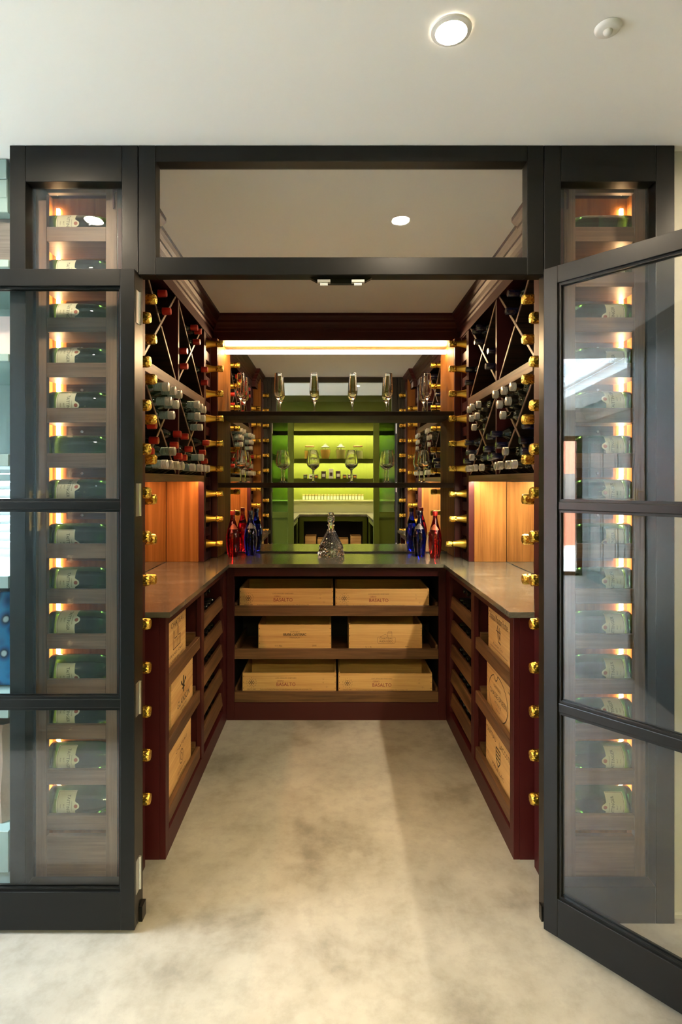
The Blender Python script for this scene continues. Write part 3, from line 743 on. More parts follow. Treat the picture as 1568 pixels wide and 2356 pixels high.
letter('BRANE-CANTENAC', .023, (-.241, f-INSET, .478), UX, VZ, M['ink'], fr, width=.132)
letter('BRANE-CANTENAC', .023, (-.2402, f-INSET, .478), UX, VZ, M['ink'], fr, width=.132)
letter('MARGAUX', .010, (-.241, f-INSET, .460), UX, VZ, M['ink_br'], fr, width=.058)
letter('12 \u00bd Bles', .012, (-.335, f-INSET, .413), UX, VZ, M['ink'], fr, width=.042)
letter('2005', .012, (-.128, f-INSET, .414), UX, VZ, M['ink_br'], fr, width=.026)
t, fr = crate('open pine wine crate with outlined castle emblem on middle pull-out shelf', 'y', .072, .497, f, .30, .3655, .537)
letter('CHATEAU', .015, (.290, f-INSET, .455), UX, VZ, M['ink_br'], fr, width=.078)
letter('RIEUSSEC', .016, (.290, f-INSET, .439), UX, VZ, M['ink_br'], fr, width=.078)
letter('12 \u00bd Bt', .011, (.185, f-INSET, .407), UX, VZ, M['ink_br'], fr, width=.036)
letter('2005', .010, (.408, f-INSET, .409), UX, VZ, M['ink_br'], fr, width=.02)
g = MB()
def stroke(g, pts, wd, y=None, mapf=None):
    for (a, b) in zip(pts[:-1], pts[1:]):
        d = Vector((b[0]-a[0], b[1]-a[1])); 
        if d.length < 1e-6: continue
        n_ = Vector((-d.y, d.x)).normalized()*wd/2
        i = len(g.v); g.v += [mapf(a[0]+n_.x, a[1]+n_.y), mapf(b[0]+n_.x, b[1]+n_.y), mapf(b[0]-n_.x, b[1]-n_.y), mapf(a[0]-n_.x, a[1]-n_.y)]
        g.f.append((i, i+1, i+2, i+3))
mp = lambda a, b: (.290+a, f-INSET, .447+b)
stroke(g, [(-.046, .018), (.046, .018), (.052, .012), (.052, -.012), (.046, -.02), (-.046, -.02), (-.052, -.012), (-.052, .012), (-.046, .018)], .0013, mapf=mp)
stroke(g, [(-.036, .019), (-.02, .026), (-.006, .034), (.004, .026), (.010, .019)], .0012, mapf=mp)
stroke(g, [(.008, .02), (.008, .044), (.012, .050), (.030, .050), (.032, .044), (.032, .02)], .0012, mapf=mp)
for q in (.028, .036, .044): stroke(g, [(.008, q), (.032, q)], .0010, mapf=mp)
part('emblem', g, M['ink_br'], fr)
# crates in the side cabinets
def side_crate(label, sd, y0, y1, z0, z1, dep=.33, fx=.660, a0=0):
    t, fr = crate(label, 'x', y0, y1, fx, dep, z0, z1, sd, closed=True)
    # reading direction along the face seen from the aisle
    u = Vector((0, -sd, 0)) if False else Vector((0, 1 if sd < 0 else -1, 0))
    cy = (y0+y1)/2+a0; cz = (z0+z1)/2; x = sd*(fx-INSET)
    mpf = lambda a, b: (x, cy+u.y*a, cz+b)
    def tt(s, size, a, b, wd, mat=M['ink_br'], shear=0): return letter(s, size, mpf(a, b), tuple(u), VZ, mat, fr, width=wd, shear=shear)
    return t, fr, mpf, tt
z = [a+.0165 for a, b in LIP1]
t, fr, mpf, tt = side_crate('pine crate with castle print, top pull-out tray under the red-capped rack', -1, 2.130, 2.465, z[0], .815, a0=.03)
tt('CHATEAU', .030, .01, .078, .20); tt('GRAND CRU', .016, -.02, -.040, .20); tt('DE CLASSE EN 1855', .014, -.03, -.064, .25)
g = MB(); stroke(g, [(-.06, -.02), (-.06, .04), (-.05, .055), (-.04, .04), (-.04, .02), (.0, .02), (.0, .05), (.01, .065), (.02, .05), (.02, .02), (.05, .02), (.05, -.02), (-.06, -.02)], .004, mapf=mpf)
for q in (-.045, -.02, .005, .03): stroke(g, [(q, -.015), (q, .012)], .004, mapf=mpf)
part('emblem', g, M['ink_br'], fr)
t, fr, mpf, tt = side_crate('pine crate with fleur-de-lis print, middle pull-out tray under the red-capped rack', -1, 2.243, 2.589, z[1], .566)
tt('GLANSON', .040, .01, -.025, .20, M['ink'], .2); tt('GRAND CRU', .013, .01, -.052, .10, M['ink']); tt('FRANCE', .008, .01, -.068, .05, M['ink'])
g = MB()
stroke(g, [(.01, .005), (.01, .075)], .014, mapf=mpf); stroke(g, [(.01, .03), (-.012, .045), (-.022, .06), (-.030, .045)], .008, mapf=mpf); stroke(g, [(.01, .03), (.032, .045), (.042, .06), (.050, .045)], .008, mapf=mpf)
stroke(g, [(-.012, .025), (.032, .025)], .006, mapf=mpf)
part('emblem', g, M['ink'], fr)
t, fr, mpf, tt = side_crate('pine crate with faint crest print, bottom pull-out tray under the red-capped rack', -1, 2.130, 2.557, z[2], .316, a0=.02)
tt('CHATEAU', .022, .03, .05, .17); tt('GRAND VIN', .014, .03, -.05, .12); tt('BORDEAUX', .012, .03, -.07, .12)
g = MB().ring(mpf(.03, 0), (0, 1, 0), VZ, .03, .004, 20).ring(mpf(.03, 0), (0, 1, 0), VZ, .016, .004, 14); part('emblem', g, M['ink_br'], fr)
t, fr, mpf, tt = side_crate('pine crate with ram-like crest and ornate title, top tray under the silver-capped rack', 1, 2.150, 2.500, z[0], .815, a0=.022)
tt('Ch\u00e2teau Mouton Rothe', .046, -.01, .075, .265); tt('Premier Cru', .014, -.01, -.035, .13); tt('12', .014, -.13, -.068, .018); tt('75cl', .012, .12, -.075, .03)
g = MB(); stroke(g, [(-.01, .055), (-.02, .035), (-.01, .015), (.0, -.01), (.03, -.015)], .006, mapf=mpf); stroke(g, [(.01, .05), (.005, .02), (.02, .0), (.02, .04)], .006, mapf=mpf)
stroke(g, [(-.12, -.052), (.12, -.052)], .002, mapf=mpf); stroke(g, [(-.03, .03), (.03, .03)], .004, mapf=mpf)
part('emblem', g, M['ink_br'], fr)
t, fr, mpf, tt = side_crate('pine crate with black oval brand mark, middle tray under the silver-capped rack', 1, 2.150, 2.522, z[1], .570, a0=.020)
tt('CHASSE-SPLEEN', .030, .0, .0, .235, M['ink']); tt('CH\u00c2TEAU', .016, -.01, .035, .10); tt('MOULIS', .016, 0, -.030, .09); tt('MEDOC', .010, 0, -.055, .06); tt('2005', .012, .15, .075, .035, M['ink']); tt('75cl', .012, .15, -.08, .03, M['ink'])
g = MB(); pts = []
for i in range(41):
    a = pi/2+.45+(2*pi-.42)*i/40; pts.append((.132*cos(a), .088*sin(a)))
pts += [(-.010, .070), (-.030, .060), (-.048, .068), pts[0]]
stroke(g, pts, .004, mapf=mpf); part('emblem', g, M['ink'], fr)
t, fr, mpf, tt = side_crate('pine crate with shield crest and arched title, bottom tray under the silver-capped rack', 1, 2.140, 2.537, z[2], .314, a0=.015)
tt('CH\u00c2TEAU', .032, -.10, .070, .14); tt('LACOSTE', .032, .09, .070, .15); tt('PAUILLAC', .022, 0, -.045, .16); tt('2005', .016, .0, -.075, .05); tt('12', .014, -.15, -.03, .02)
g = MB(); stroke(g, [(-.03, .045), (.03, .045), (.03, .0), (.0, -.028), (-.03, .0), (-.03, .045)], .005, mapf=mpf)
for q in (.03, .015, .0): stroke(g, [(-.026, q), (.026, q)], .005, mapf=mpf)
part('emblem', g, M['ink'], fr)

# ================================================================== GLASSWARE ON SHELVES AND WORKTOP
FL = [(0, 0), (.030, .0005), (.031, .002), (.012, .005), (.0045, .012), (.0036, .03), (.0036, .075), (.005, .088), (.012, .098), (.024, .116), (.0292, .135), (.0290, .15), (.0230, .258), (.0220, .262), (.0214, .2615), (.0222, .255), (.0278, .15), (.0276, .135), (.0225, .118), (.010, .104), (0, .1015)]
WG = [(0, 0), (.034, .0005), (.035, .002), (.012, .005), (.0045, .012), (.0038, .03), (.0038, .078), (.006, .086), (.018, .094), (.034, .108), (.0395, .122), (.039, .136), (.0285, .206), (.0278, .208), (.0272, .2072), (.0375, .136), (.0378, .122), (.032, .110), (.016, .098), (0, .0965)]
fl_me = lathe_me('glass', FL, M['clear'], 28); wg_me = lathe_me('glass', WG, M['clear'], 28)
for k, x in enumerate((-.610, -.369, -.140, .110, .338, .586)):
    o = put('champagne_flute', fl_me); o.location = (x, 3.655, 1.8005); o.rotation_euler = (0, 0, k)
    tag(o, 'empty champagne flute, %s from the red-capped rack along the upper shelf' % ordn(k), 'glass', 'champagne flutes on the upper shelf')
for k, x in enumerate((-.606, -.345, -.147, .103, .335, .562)):
    o = put('wine_glass', wg_me); o.location = (x, 3.635, 1.3585); o.rotation_euler = (0, 0, k)
    tag(o, 'empty stemmed wine glass, %s from the red-capped rack along the lower shelf' % ordn(k), 'glass', 'wine glasses on the lower shelf')
CB = [(0, .004), (.020, .002), (.028, 0), (.030, .003), (.034, .03), (.0395, .075), (.0412, .105), (.0395, .135), (.033, .168), (.0235, .20), (.0165, .225), (.0135, .245), (.0128, .262)]
cb_top = [(.0128, .262), (.0148, .263), (.0152, .270), (.0140, .278), (0, .2785)]
prof_b = CB+cb_top[1:]
def nlabel(mat):
    mb = MB(); n = 16; rows = 8
    zs = [.172+.034*i/rows for i in range(rows+1)]
    def rad(z):
        for (r0, a), (r1, b) in zip(CB[:-1], CB[1:]):
            if a <= z <= b: return r0+(r1-r0)*(z-a)/(b-a)
        return .02
    for j, z_ in enumerate(zs):
        w_ = .95*(1-(j/rows)**1.6*.85)
        for i in range(n+1):
            a = -w_+2*w_*i/n; r = rad(z_)+.0006; mb.v.append((r*cos(a), r*sin(a), z_))
    for j in range(rows):
        for i in range(n): b = j*(n+1)+i; mb.f.append((b, b+1, b+n+2, b+n+1))
    return mb.mesh('neck_label', mat, True)
for nm, lb, x, y, gm, lm, rz in (('red', 'glossy red glass bottle on worktop beside the red-capped rack', -.640, 3.530, 'red_glass', 'copper', -1.2), ('blue', 'glossy blue glass bottle on worktop beside the red-capped rack', -.538, 3.590, 'blue_glass', 'silverl', -1.3),
                              ('blue', 'glossy blue glass bottle on worktop beside the silver-capped rack', .522, 3.547, 'blue_glass', 'silverl', -1.9), ('red', 'glossy red glass bottle on worktop beside the silver-capped rack', .602, 3.465, 'red_glass', 'copper', -1.9)):
    t = thing('glass_bottle', lb, 'bottle', (x, y, .9005))
    put('glass', lathe_me('glass', prof_b, M[gm], 32), t, False)
    k = put('neck_label', nlabel(M[lm]), t, False); k.rotation_euler = (0, 0, rz)
    put('cap', lathe_me('cap', [(.0156, .258), (.0162, .262), (.0162, .280), (.0150, .2835), (0, .284)], M['cap_red' if nm == 'red' else 'cap_navy'], 20), t, False)
# cut crystal decanter
t = thing('decanter', 'cut crystal decanter with faceted stopper on worktop in front of mirror', 'decanter', (-.031, 3.57, .9005))
DP = [(0, .003), (.060, .002), (.078, 0), (.083, .006)]
for i in range(13):
    q = i/12; DP.append((.083*(1-q)**1.15+.021*(1-(1-q)**1.15)+.004*sin(q*pi), .006+.012+q*.125))
DP += [(.019, .158), (.0175, .172), (.019, .186), (.024, .192), (.0245, .195), (.019, .1955), (0, .194)]
def cut(k, i):
    if 4 <= k <= 16: return 1+(.035 if (i+k) % 2 else -.03)
    return 1
put('body', MB().lathe(DP, 36, jig=cut).mesh('body', M['crystal']), t, False)
SP = [(0, .1965), (.012, .1968), (.013, .204), (.0115, .209), (.018, .217), (.0235, .230), (.0225, .242), (.015, .252), (.006, .256), (0, .2565)]
put('stopper', MB().lathe(SP, 14, jig=lambda k, i: 1+(.05 if (i+k) % 2 else -.03) if 3 < k < 8 else 1).mesh('stopper', M['crystal']), t, False)

# ================================================================== OUTER ROOM: ceiling fittings
def downlight(x, y, lb, grp=None):
    t = thing('downlight', lb, 'light', (x, y, CEIL-.001), grp)
    part('trim_ring', MB().lathe([(.034, CEIL-.006), (.036, CEIL-.008), (.046, CEIL-.005), (.047, CEIL-.001), (.034, CEIL-.001), (.034, CEIL-.006)], 32, (x, y, 0), caps=False), M['white'], t, True)
    part('lens', MB().lathe([(0, CEIL-.0045), (.034, CEIL-.0045), (.034, CEIL-.0025)], 28, (x, y, 0)), M['e_down'], t)
downlight(.245, 1.308, 'glowing recessed ceiling downlight in front of the cellar transom')
for x, y in ((-.97, 1.308), (1.46, 1.308), (-2.2, 1.308)):
    downlight(x, y, 'recessed ceiling downlight along the passage and kitchen', 'downlights of the passage')
t = thing('motion_sensor', 'round white motion sensor with small dome on the ceiling', 'sensor', (.602, 1.3015, CEIL-.001))
part('plate', MB().lathe([(0, CEIL-.009), (.022, CEIL-.0088), (.027, CEIL-.006), (.0295, CEIL-.001)], 32, (.602, 1.3015, 0)), M['white'], t, True)
part('dome', MB().lathe([(0, CEIL-.018), (.006, CEIL-.017), (.0095, CEIL-.0135), (.0105, CEIL-.009)], 20, (.602, 1.3015, 0)), M['white'], t, True)

# ================================================================== PANTRY BEHIND (seen in the mirror)
def P(*a): return B(*a)
struct('wall_pantry', MB().box(-.96, .96, -1.26, -1.16, 0, CEIL).box(-.98, -.93, -1.16, .55, 0, CEIL).box(.93, .98, -1.16, .55, 0, CEIL), M['green'], 'olive green painted walls inside the pantry', 'wall')
struct('wall_pantry_header', B(-.82, .82, .55, .60, 2.165, CEIL), M['green'], 'olive green header over the pantry opening', 'wall')
for s, nm in ((-1, 'window_4'), (1, 'window_5')):
    t = thing(nm, 'green framed glazed side panel of the pantry, %s' % ('beside the brass handled cupboard' if s < 0 else 'beside the cream passage wall'), 'window', (s*.65, .58, 0), kind='structure')
    part('stile', B(s*.482, s*.552, .55, .60, 0, 2.164), M['green'], t, bev=.002)
    part('stile', B(s*.750, s*.82, .55, .60, 0, 2.164), M['green'], t, bev=.002)
    part('top_rail', B(s*.553, s*.749, .55, .60, 2.10, 2.164), M['green'], t)
    part('mid_rail', B(s*.553, s*.749, .55, .60, .93, 1.0), M['green'], t)
    part('bottom_panel', B(s*.553, s*.749, .56, .585, .12, .929), M['green'], t)
    part('bottom_rail', B(s*.553, s*.749, .55, .60, 0, .119), M['green'], t)
    part('pane', B(s*.551, s*.751, .572, .578, 1.0, 2.10), M['pane_green'], t)
    o = part('led_strip', B(s*.905, s*.925, -.85, .45, 1.672, 1.682), M['e_psd'], None)  # side strip added to throw more light out of the pantry
    tag(o, 'warm LED strip under the pantry side shelf, %s' % ('brass handled cupboard side' if s < 0 else 'cream wall side'), 'light')
    o = part('pantry_shelf', B(s*.74, s*.9285, -.85, .50, 1.684, 1.71), M['green'], None)
    tag(o, 'green side shelf inside the pantry, %s' % ('brass handled cupboard side' if s < 0 else 'cream wall side'), 'shelf')
    t = thing('base_cabinet', 'dark green pantry base cabinet, %s' % ('brass handled cupboard side' if s < 0 else 'cream wall side'), 'cabinet', (s*.7, -.2, 0))
    part('front_frame', MB().box(s*.50, s*.52, -.62, .54, 0, .06).box(s*.50, s*.52, -.62, .54, .80, .869).box(s*.50, s*.52, .47, .54, .06, .80).box(s*.50, s*.52, -.62, -.55, .06, .80), M['green'], t)
    part('carcass', B(s*.70, s*.929, -.62, .54, 0, .869), M['dark'], t)
t = thing('base_cabinet', 'dark green pantry base cabinet holding crates under the spice jars', 'cabinet', (0, -.9, 0))
part('front_frame', MB().box(-.48, .48, -.66, -.645, 0, .06).box(-.48, .48, -.66, -.645, .80, .869).box(-.48, -.42, -.66, -.645, .06, .80).box(.42, .48, -.66, -.645, .06, .80), M['green'], t)
part('carcass', B(-.48, .48, -1.155, -1.14, 0, .869), M['dark'], t)
part('shelf', B(-.48, .48, -1.139, -.661, .40, .42), M['green'], t)
for x0, x1, z0, z1, lb in ((-.40, -.245, .4205, .50, 'lower of two stacked pine crates in pantry cupboard'), (-.40, -.245, .505, .585, 'upper of two stacked pine crates in pantry cupboard'), (-.225, .215, .4205, .545, 'wide pine crate in the middle of pantry cupboard'), (.25, .40, .4205, .50, 'lower pine crate at crate end of pantry cupboard'), (.25, .40, .505, .585, 'upper pine crate at crate end of pantry cupboard')):
    t = thing('pine_crate', lb, 'crate', ((x0+x1)/2, -.80, z0))
    part('front_board', B(x0, x1, -.675, -.665, z0, z1), M['pine_x'], t); part('back_board', B(x0, x1, -.95, -.94, z0, z1), M['pine_x'], t)
    for q in (x0, x1-.01): part('side_board', B(q, q+.01, -.939, -.676, z0, z1), M['pine_y'], t)
    part('base_board', B(x0+.0105, x1-.0105, -.939, -.676, z0, z0+.008), M['pine_y'], t)
o = part('pantry_worktop', MB().box(-.929, .929, -1.159, -.63, .87, .90).box(-.929, -.48, -.63, .545, .87, .90).box(.48, .929, -.63, .545, .87, .90), M['stone'], None); tag(o, 'dark stone worktop round the pantry', 'worktop')
o = part('splashback', B(-.92, .92, -1.158, -1.145, .901, 1.075), M['splash'], None); tag(o, 'pale green splashback behind pantry worktop', 'splashback')
for z0, z1, d, lb in ((1.076, 1.09, -1.06, 'narrow pale ledge of spice jars in the pantry'), (1.385, 1.41, -.90, 'green pantry shelf of small cartons'), (1.675, 1.70, -.90, 'green pantry shelf of storage jars'), (2.085, 2.11, -.90, 'top green pantry shelf above the storage jars')):
    o = part('pantry_shelf', MB().box(-.92, .92, -1.159, d, z0, z1).box(-.92, .92, d, d+.018, z1-(.065 if z0 > 1.1 else .016), z1), M['green' if z0 > 1.1 else 'splash'], None); tag(o, lb, 'shelf')
    if z0 > 1.1:
        k = part('led_strip', B(-.90, .90, -1.005, -.990, z0-.008, z0-.001), M['e_pan'], None); tag(k, 'LED strip glowing under ' + lb.replace(' above the storage jars', ''), 'light')
o = part('led_strip', B(-.90, .90, -1.12, -1.108, 2.111, 2.116), M['e_psd'], None); tag(o, 'LED strip lying on top of the highest pantry shelf', 'light')  # out-of-sight uplight, added to brighten the wall above the shelf
for k in range(12):
    x = -.80+k*.145
    o = part('trim_%d' % (k+10), B(x, x+.004, -1.1598, -1.157, 1.09, 2.04), M['green'], None); tag(o, 'thin green tongue-and-groove bead on the pantry wall', 'moulding', kind='structure')
def jar(x, z, kind, fill, lb):
    t = thing('storage_jar', lb, 'jar', (x, -1.02, z)); t.scale = (1.25, 1.25, 1.45 if kind == 0 else 1.15)
    if kind == 0:
        gp = [(0, .002), (.06, .001), (.062, .01), (.062, .095), (.05, .112), (.05, .125)]; fp = [(0, .005), (.058, .005), (.058, .085), (0, .088)]; lp = [(0, .124), (.056, .124), (.058, .132), (.05, .140), (0, .142)]
    else:
        gp = [(0, .002), (.042, .001), (.046, .01), (.062, .10), (.060, .125), (.046, .14), (.046, .15)]; fp = [(0, .005), (.041, .006), (.0585, .10), (.056, .12), (0, .124)]; lp = [(0, .15), (.048, .15), (.052, .158), (.035, .17), (.02, .178), (.022, .19), (0, .2)]
    put('glass', lathe_me('glass', gp, M['jar'], 24), t, False); put('contents', lathe_me('contents', fp, M[fill], 24), t, False)
    put('lid', lathe_me('lid', lp, M['clear' if False else ('white' if kind else 'cork')], 24), t, False)
jar(.37, 1.7005, 0, 'sugar', 'squat jar half full of pale sugar on pantry shelf'); jar(.115, 1.7005, 1, 'grain', 'white lidded apothecary jar of pale grain on pantry shelf')
jar(-.115, 1.7005, 1, 'pasta', 'white lidded apothecary jar of golden cereal on pantry shelf'); jar(-.35, 1.7005, 0, 'pasta', 'squat jar full of golden cereal on pantry shelf')
for k, (x, h, wd, m1, m2) in enumerate(((.32, .06, .055, 'choc', 'amber'), (.245, .06, .055, 'choc', 'paper'), (.17, .06, .055, 'choc', 'amber'), (.075, .115, .07, 'choc', 'paper'), (-.03, .145, .065, 'paper', 'choc'), (-.14, .11, .07, 'choc', 'paper'), (-.25, .06, .055, 'choc', 'amber'), (-.325, .06, .055, 'paper', 'choc'), (-.41, .06, .055, 'choc', 'leaf'))):
    t = thing('carton', '%s carton in the row on the pantry carton shelf, counted from sugar jar side' % ordn(k), 'carton', (x, -.97, 1.4105))
    part('box', B(x-wd/2, x+wd/2, -1.0, -.94, 1.4105, 1.4105+h), M[m1], t, bev=.002)
    part('print', B(x-wd*.32, x+wd*.32, -.9398, -.939, 1.4105+h*.25, 1.4105+h*.62), M[m2], t)
sj = lathe_me('glass', [(0, .002), (.019, .001), (.020, .004), (.020, .062), (.017, .068)], M['jar'], 14); sf = lathe_me('contents', [(0, .004), (.0188, .005), (.0188, .058), (0, .059)], M['paper'], 14); sl = lathe_me('lid', [(0, .068), (.0195, .068), (.0195, .082), (0, .083)], M['cork'], 14)
for k in range(20):
    t = thing('spice_jar', 'small cork-topped spice jar in the row on the pantry ledge', 'jar', (-.44+k*.0463, -1.10, 1.0905), 'spice jars on the pantry ledge')
    put('glass', sj, t, False); put('contents', sf, t, False); put('lid', sl, t, False)

# ================================================================== KITCHEN AND PASSAGE (seen in door reflections and beside the frame)
def panel_door(t, x0, x1, yf, z0, z1, mat, hs=None, dirn=1):
    # door leaf facing +y at yf
    d = part('cupboard_door', MB().box(x0, x1, yf-.018, yf-.008, z0, z1), mat, t)
    part('door_frame', MB().box(x0, x0+.06, yf-.0078, yf, z0, z1).box(x1-.06, x1, yf-.0078, yf, z0, z1).box(x0+.06, x1-.06, yf-.0078, yf, z1-.06, z1).box(x0+.06, x1-.06, yf-.0078, yf, z0, z0+.06), mat, d, bev=.002)
    if hs is not None:
        part('handle', MB().tube((hs, yf+.026, (1.12)), (hs, yf+.026, 1.32), .005).tube((hs, yf, 1.14), (hs, yf+.026, 1.14), .004).tube((hs, yf, 1.30), (hs, yf+.026, 1.30), .004), M['brass'], d, True)
t = thing('tall_cupboard', 'dark teal tall cupboard with brass bar handles beside the pantry', 'cupboard', (-1.27, .3, 0))
part('carcass', B(-1.73, -.985, -.05, .58, 0, CEIL-.003), M['dteal'], t)
part('filler', B(-.9845, -.825, .552, .58, 0, CEIL-.003), M['dteal'], t)
panel_door(t, -1.725, -1.513, .60, .10, 2.33, M['dteal'], -1.53); panel_door(t, -1.507, -.83, .60, .10, 2.33, M['dteal'], -1.49)
o = part('passage_panel', B(.825, 2.299, .55, .60, 0, CEIL-.002), M['green'], None); tag(o, 'olive green panelling beside the pantry opening', 'panelling')
t = thing('tall_cupboard', 'tall sage grey kitchen cupboard with panelled doors and cornice', 'cupboard', (-5.2, -.75, 0))
part('carcass', B(-6.02, -4.50, -.999, -.545, 0, 2.22), M['sage'], t)
for k in range(3):
    x0 = -6.01+k*.505; panel_door(t, x0, x0+.485, -.52, .14, 1.31, M['sage']); panel_door(t, x0, x0+.485, -.52, 1.34, 2.19, M['sage'])
part('cornice', MB().quadprism([(-6.02, -.999, 2.22), (-6.02, -.52, 2.22), (-6.02, -.48, 2.27), (-6.02, -.47, 2.31), (-6.02, -.42, 2.36), (-6.02, -.41, 2.40), (-6.02, -.999, 2.40)], (1.56, 0, 0)), M['sage'], t)
part('plinth', B(-6.02, -4.50, -.545, -.50, 0, .12), M['sage'], t)
t = thing('drawer_unit', 'sage grey kitchen drawer unit with round steel knobs', 'drawers', (-4.1, -.7, 0))
part('carcass', B(-4.44, -2.6, -.999, -.42, 0, .87), M['sage'], t)
part('worktop', B(-4.45, -2.59, -.999, -.385, .87, .90), M['stone'], t)
for c in range(4):
    for r in range(3):
        x0 = -4.43+c*.455; d = part('drawer', B(x0, x0+.445, -.4195, -.40, .12+r*.25, .12+r*.25+.235), M['sage'], t, bev=.003)
        part('drawer_frame', MB().box(x0, x0+.445, -.3998, -.392, .12+r*.25, .15+r*.25).box(x0, x0+.445, -.3998, -.392, .325+r*.25, .355+r*.25).box(x0, x0+.03, -.3998, -.392, .15+r*.25, .325+r*.25).box(x0+.415, x0+.445, -.3998, -.392, .15+r*.25, .325+r*.25), M['sage'], d)
        part('knob', MB().tube((x0+.25, -.3998, .24+r*.25), (x0+.25, -.372, .24+r*.25), .014, 12), M['steel'], d, True)
t = thing('wall_cupboard', 'dark tall housing cupboard between drawers and pantry', 'cupboard', (-2.2, -.6, 0))
part('carcass', B(-2.58, -1.74, -.999, -.40, 0, CEIL-.003), M['dteal'], t)
panel_door(t, -2.57, -2.165, -.381, .1, 2.3, M['dteal'], -2.19); panel_door(t, -2.155, -1.75, -.381, .1, 2.3, M['dteal'], -2.13)
# garden door in the far wall
t = thing('door_3', 'dark framed glazed garden door in the far kitchen wall', 'door', (-6.25, .13, 0), kind='structure')
part('frame', MB().box(-6.28, -6.20, -.50, -.42, 0, 2.03).box(-6.28, -6.22, .41, .48, 0, 2.03).box(-6.28, -6.22, -.42, .41, 1.96, 2.03).box(-6.28, -6.22, -.42, .41, 0, .05), M['black'], t)
part('pane', B(-6.253, -6.247, -.421, .411, .049, 1.961), M['pane'], t)
t = thing('window_6', 'wide white framed kitchen window in pale grey wall', 'window', (-4.2, 2.37, .95), kind='structure')  # unseen window, added to bring daylight into the room
part('frame', MB().box(-5.9, -5.84, 2.34, 2.40, .95, 2.25).box(-2.56, -2.5, 2.34, 2.40, .95, 2.25).box(-5.84, -2.56, 2.34, 2.40, 2.19, 2.25).box(-5.84, -2.56, 2.34, 2.40, .95, 1.01).box(-4.23, -4.17, 2.34, 2.40, 1.01, 2.19), M['white'], t)
part('pane', B(-5.841, -4.229, 2.367, 2.373, 1.009, 2.191), M['pane'], t); part('pane', B(-4.171, -2.559, 2.367, 2.373, 1.009, 2.191), M['pane'], t)
t = thing('door_4', 'wide dark framed sliding glass door in the far kitchen wall', 'door', (-6.25, 1.47, 0), kind='structure')  # unseen glazing, added for more daylight on the passage ceiling
part('frame', MB().box(-6.28, -6.22, .75, .81, 0, 2.15).box(-6.28, -6.22, 2.14, 2.2, 0, 2.15).box(-6.28, -6.22, .81, 2.14, 2.09, 2.15).box(-6.28, -6.22, .81, 2.14, 0, .05), M['black'], t)
part('pane', B(-6.253, -6.247, .809, 2.141, .049, 2.091), M['pane'], t)
for nm, loc, rot, sx, sy in (('portal', (-6.21, -.005, 1.0), (0, radians(-90), 0), 1.9, .84), ('portal', (-6.21, 1.47, 1.07), (0, radians(-90), 0), 2.04, 1.33), ('portal', (-4.2, 2.33, 1.6), (radians(-90), 0, 0), 3.28, 1.18), ('portal', (-4.1, 1.0, CEIL+.098), (0, 0, 0), 2.88, 1.68), ('portal', (-1.715, 2.345, 1.242), (radians(-90), 0, 0), 1.23, .32)):
    l = bpy.data.lights.new('daylight_portal', 'AREA'); l.shape = 'RECTANGLE'; l.size = sx; l.size_y = sy
    l.cycles.is_portal = True
    o = bpy.data.objects.new('daylight_portal', l); COL.objects.link(o); o.location = loc; o.rotation_euler = rot
t = thing('window_7', 'large rooflight over the kitchen', 'window', (-4.1, 1.0, CEIL+.1), kind='structure')  # rooflight added to flood the kitchen with daylight
part('frame', MB().box(-5.6, -5.54, .1, 1.9, CEIL+.101, CEIL+.16).box(-2.66, -2.6, .1, 1.9, CEIL+.101, CEIL+.16).box(-5.54, -2.66, .1, .16, CEIL+.101, CEIL+.16).box(-5.54, -2.66, 1.84, 1.9, CEIL+.101, CEIL+.16), M['white'], t)
part('pane', B(-5.541, -2.659, .159, 1.841, CEIL+.12, CEIL+.126), M['pane'], t)
# outside
struct('ground', MB().box(-26, -6.31, -10, 10, -.2, -.08).box(-6.31, -1, 2.43, 10, -.2, -.08), M['paving'], 'pale paved terrace outside the garden door', 'ground')
o = part('garden_wall', B(-11.2, -11.0, -9, 9, -.08, .95), M['red_brick'], None); tag(o, 'low brick garden wall beyond the terrace', 'wall')
o = part('garden_fence', B(-11.55, -11.5, -9, 9, -.08, 1.55), M['fence'], None); tag(o, 'dark weathered fence behind the brick garden wall', 'fence')
t = thing('outbuilding', 'outbuilding with red tiled roof beyond the fence', 'building', (-15, 0, -.08))
part('walls', B(-17, -13.5, -5, 5, -.08, 1.5), M['red_brick'], t)
part('roof', MB().quadprism([(-17.2, -5.2, 1.5), (-13.3, -5.2, 1.5), (-15.2, -5.2, 3.2)], (0, 10.4, 0)), M['red_brick'], t)
# pale teal dresser beside the cellar frame
t = thing('dresser', 'pale teal open dresser with shelves and bench beside the cellar frame', 'dresser', (-1.7, 2.05, 0))
part('back_panel', MB().box(-2.4, -1.052, 2.295, 2.315, 0, 1.06).box(-2.4, -1.052, 2.295, 2.315, 1.415, CEIL-.003), M['teal'], t)
for x in (-2.4, -1.072): part('side_panel', B(x, x+.02, 1.86 if x > -2 else 1.84, 2.294, 0, CEIL-.003), M['teal'], t)
part('cornice', MB().box(-2.379, -1.073, 1.835, 2.294, 2.235, CEIL-.003).box(-2.379, -1.073, 1.828, 1.8345, 2.34, CEIL-.003).box(-2.379, -1.073, 1.831, 1.8345, 2.28, 2.339), M['teal'], t, bev=.002)
part('cupboard_front', B(-2.379, -1.073, 1.88, 1.90, 2.09, 2.234), M['grey_wood'], t)
for z0, z1 in ((2.06, 2.085), (1.755, 1.78), (1.415, 1.455), (1.02, 1.06), (.60, .655), (.10, .235)):
    part('shelf', B(-2.379, -1.073, 1.84, 2.294, z0, z1), M['teal'], t, bev=.002)
part('plinth', B(-2.379, -1.073, 1.85, 2.294, 0, .099), M['teal'], t)
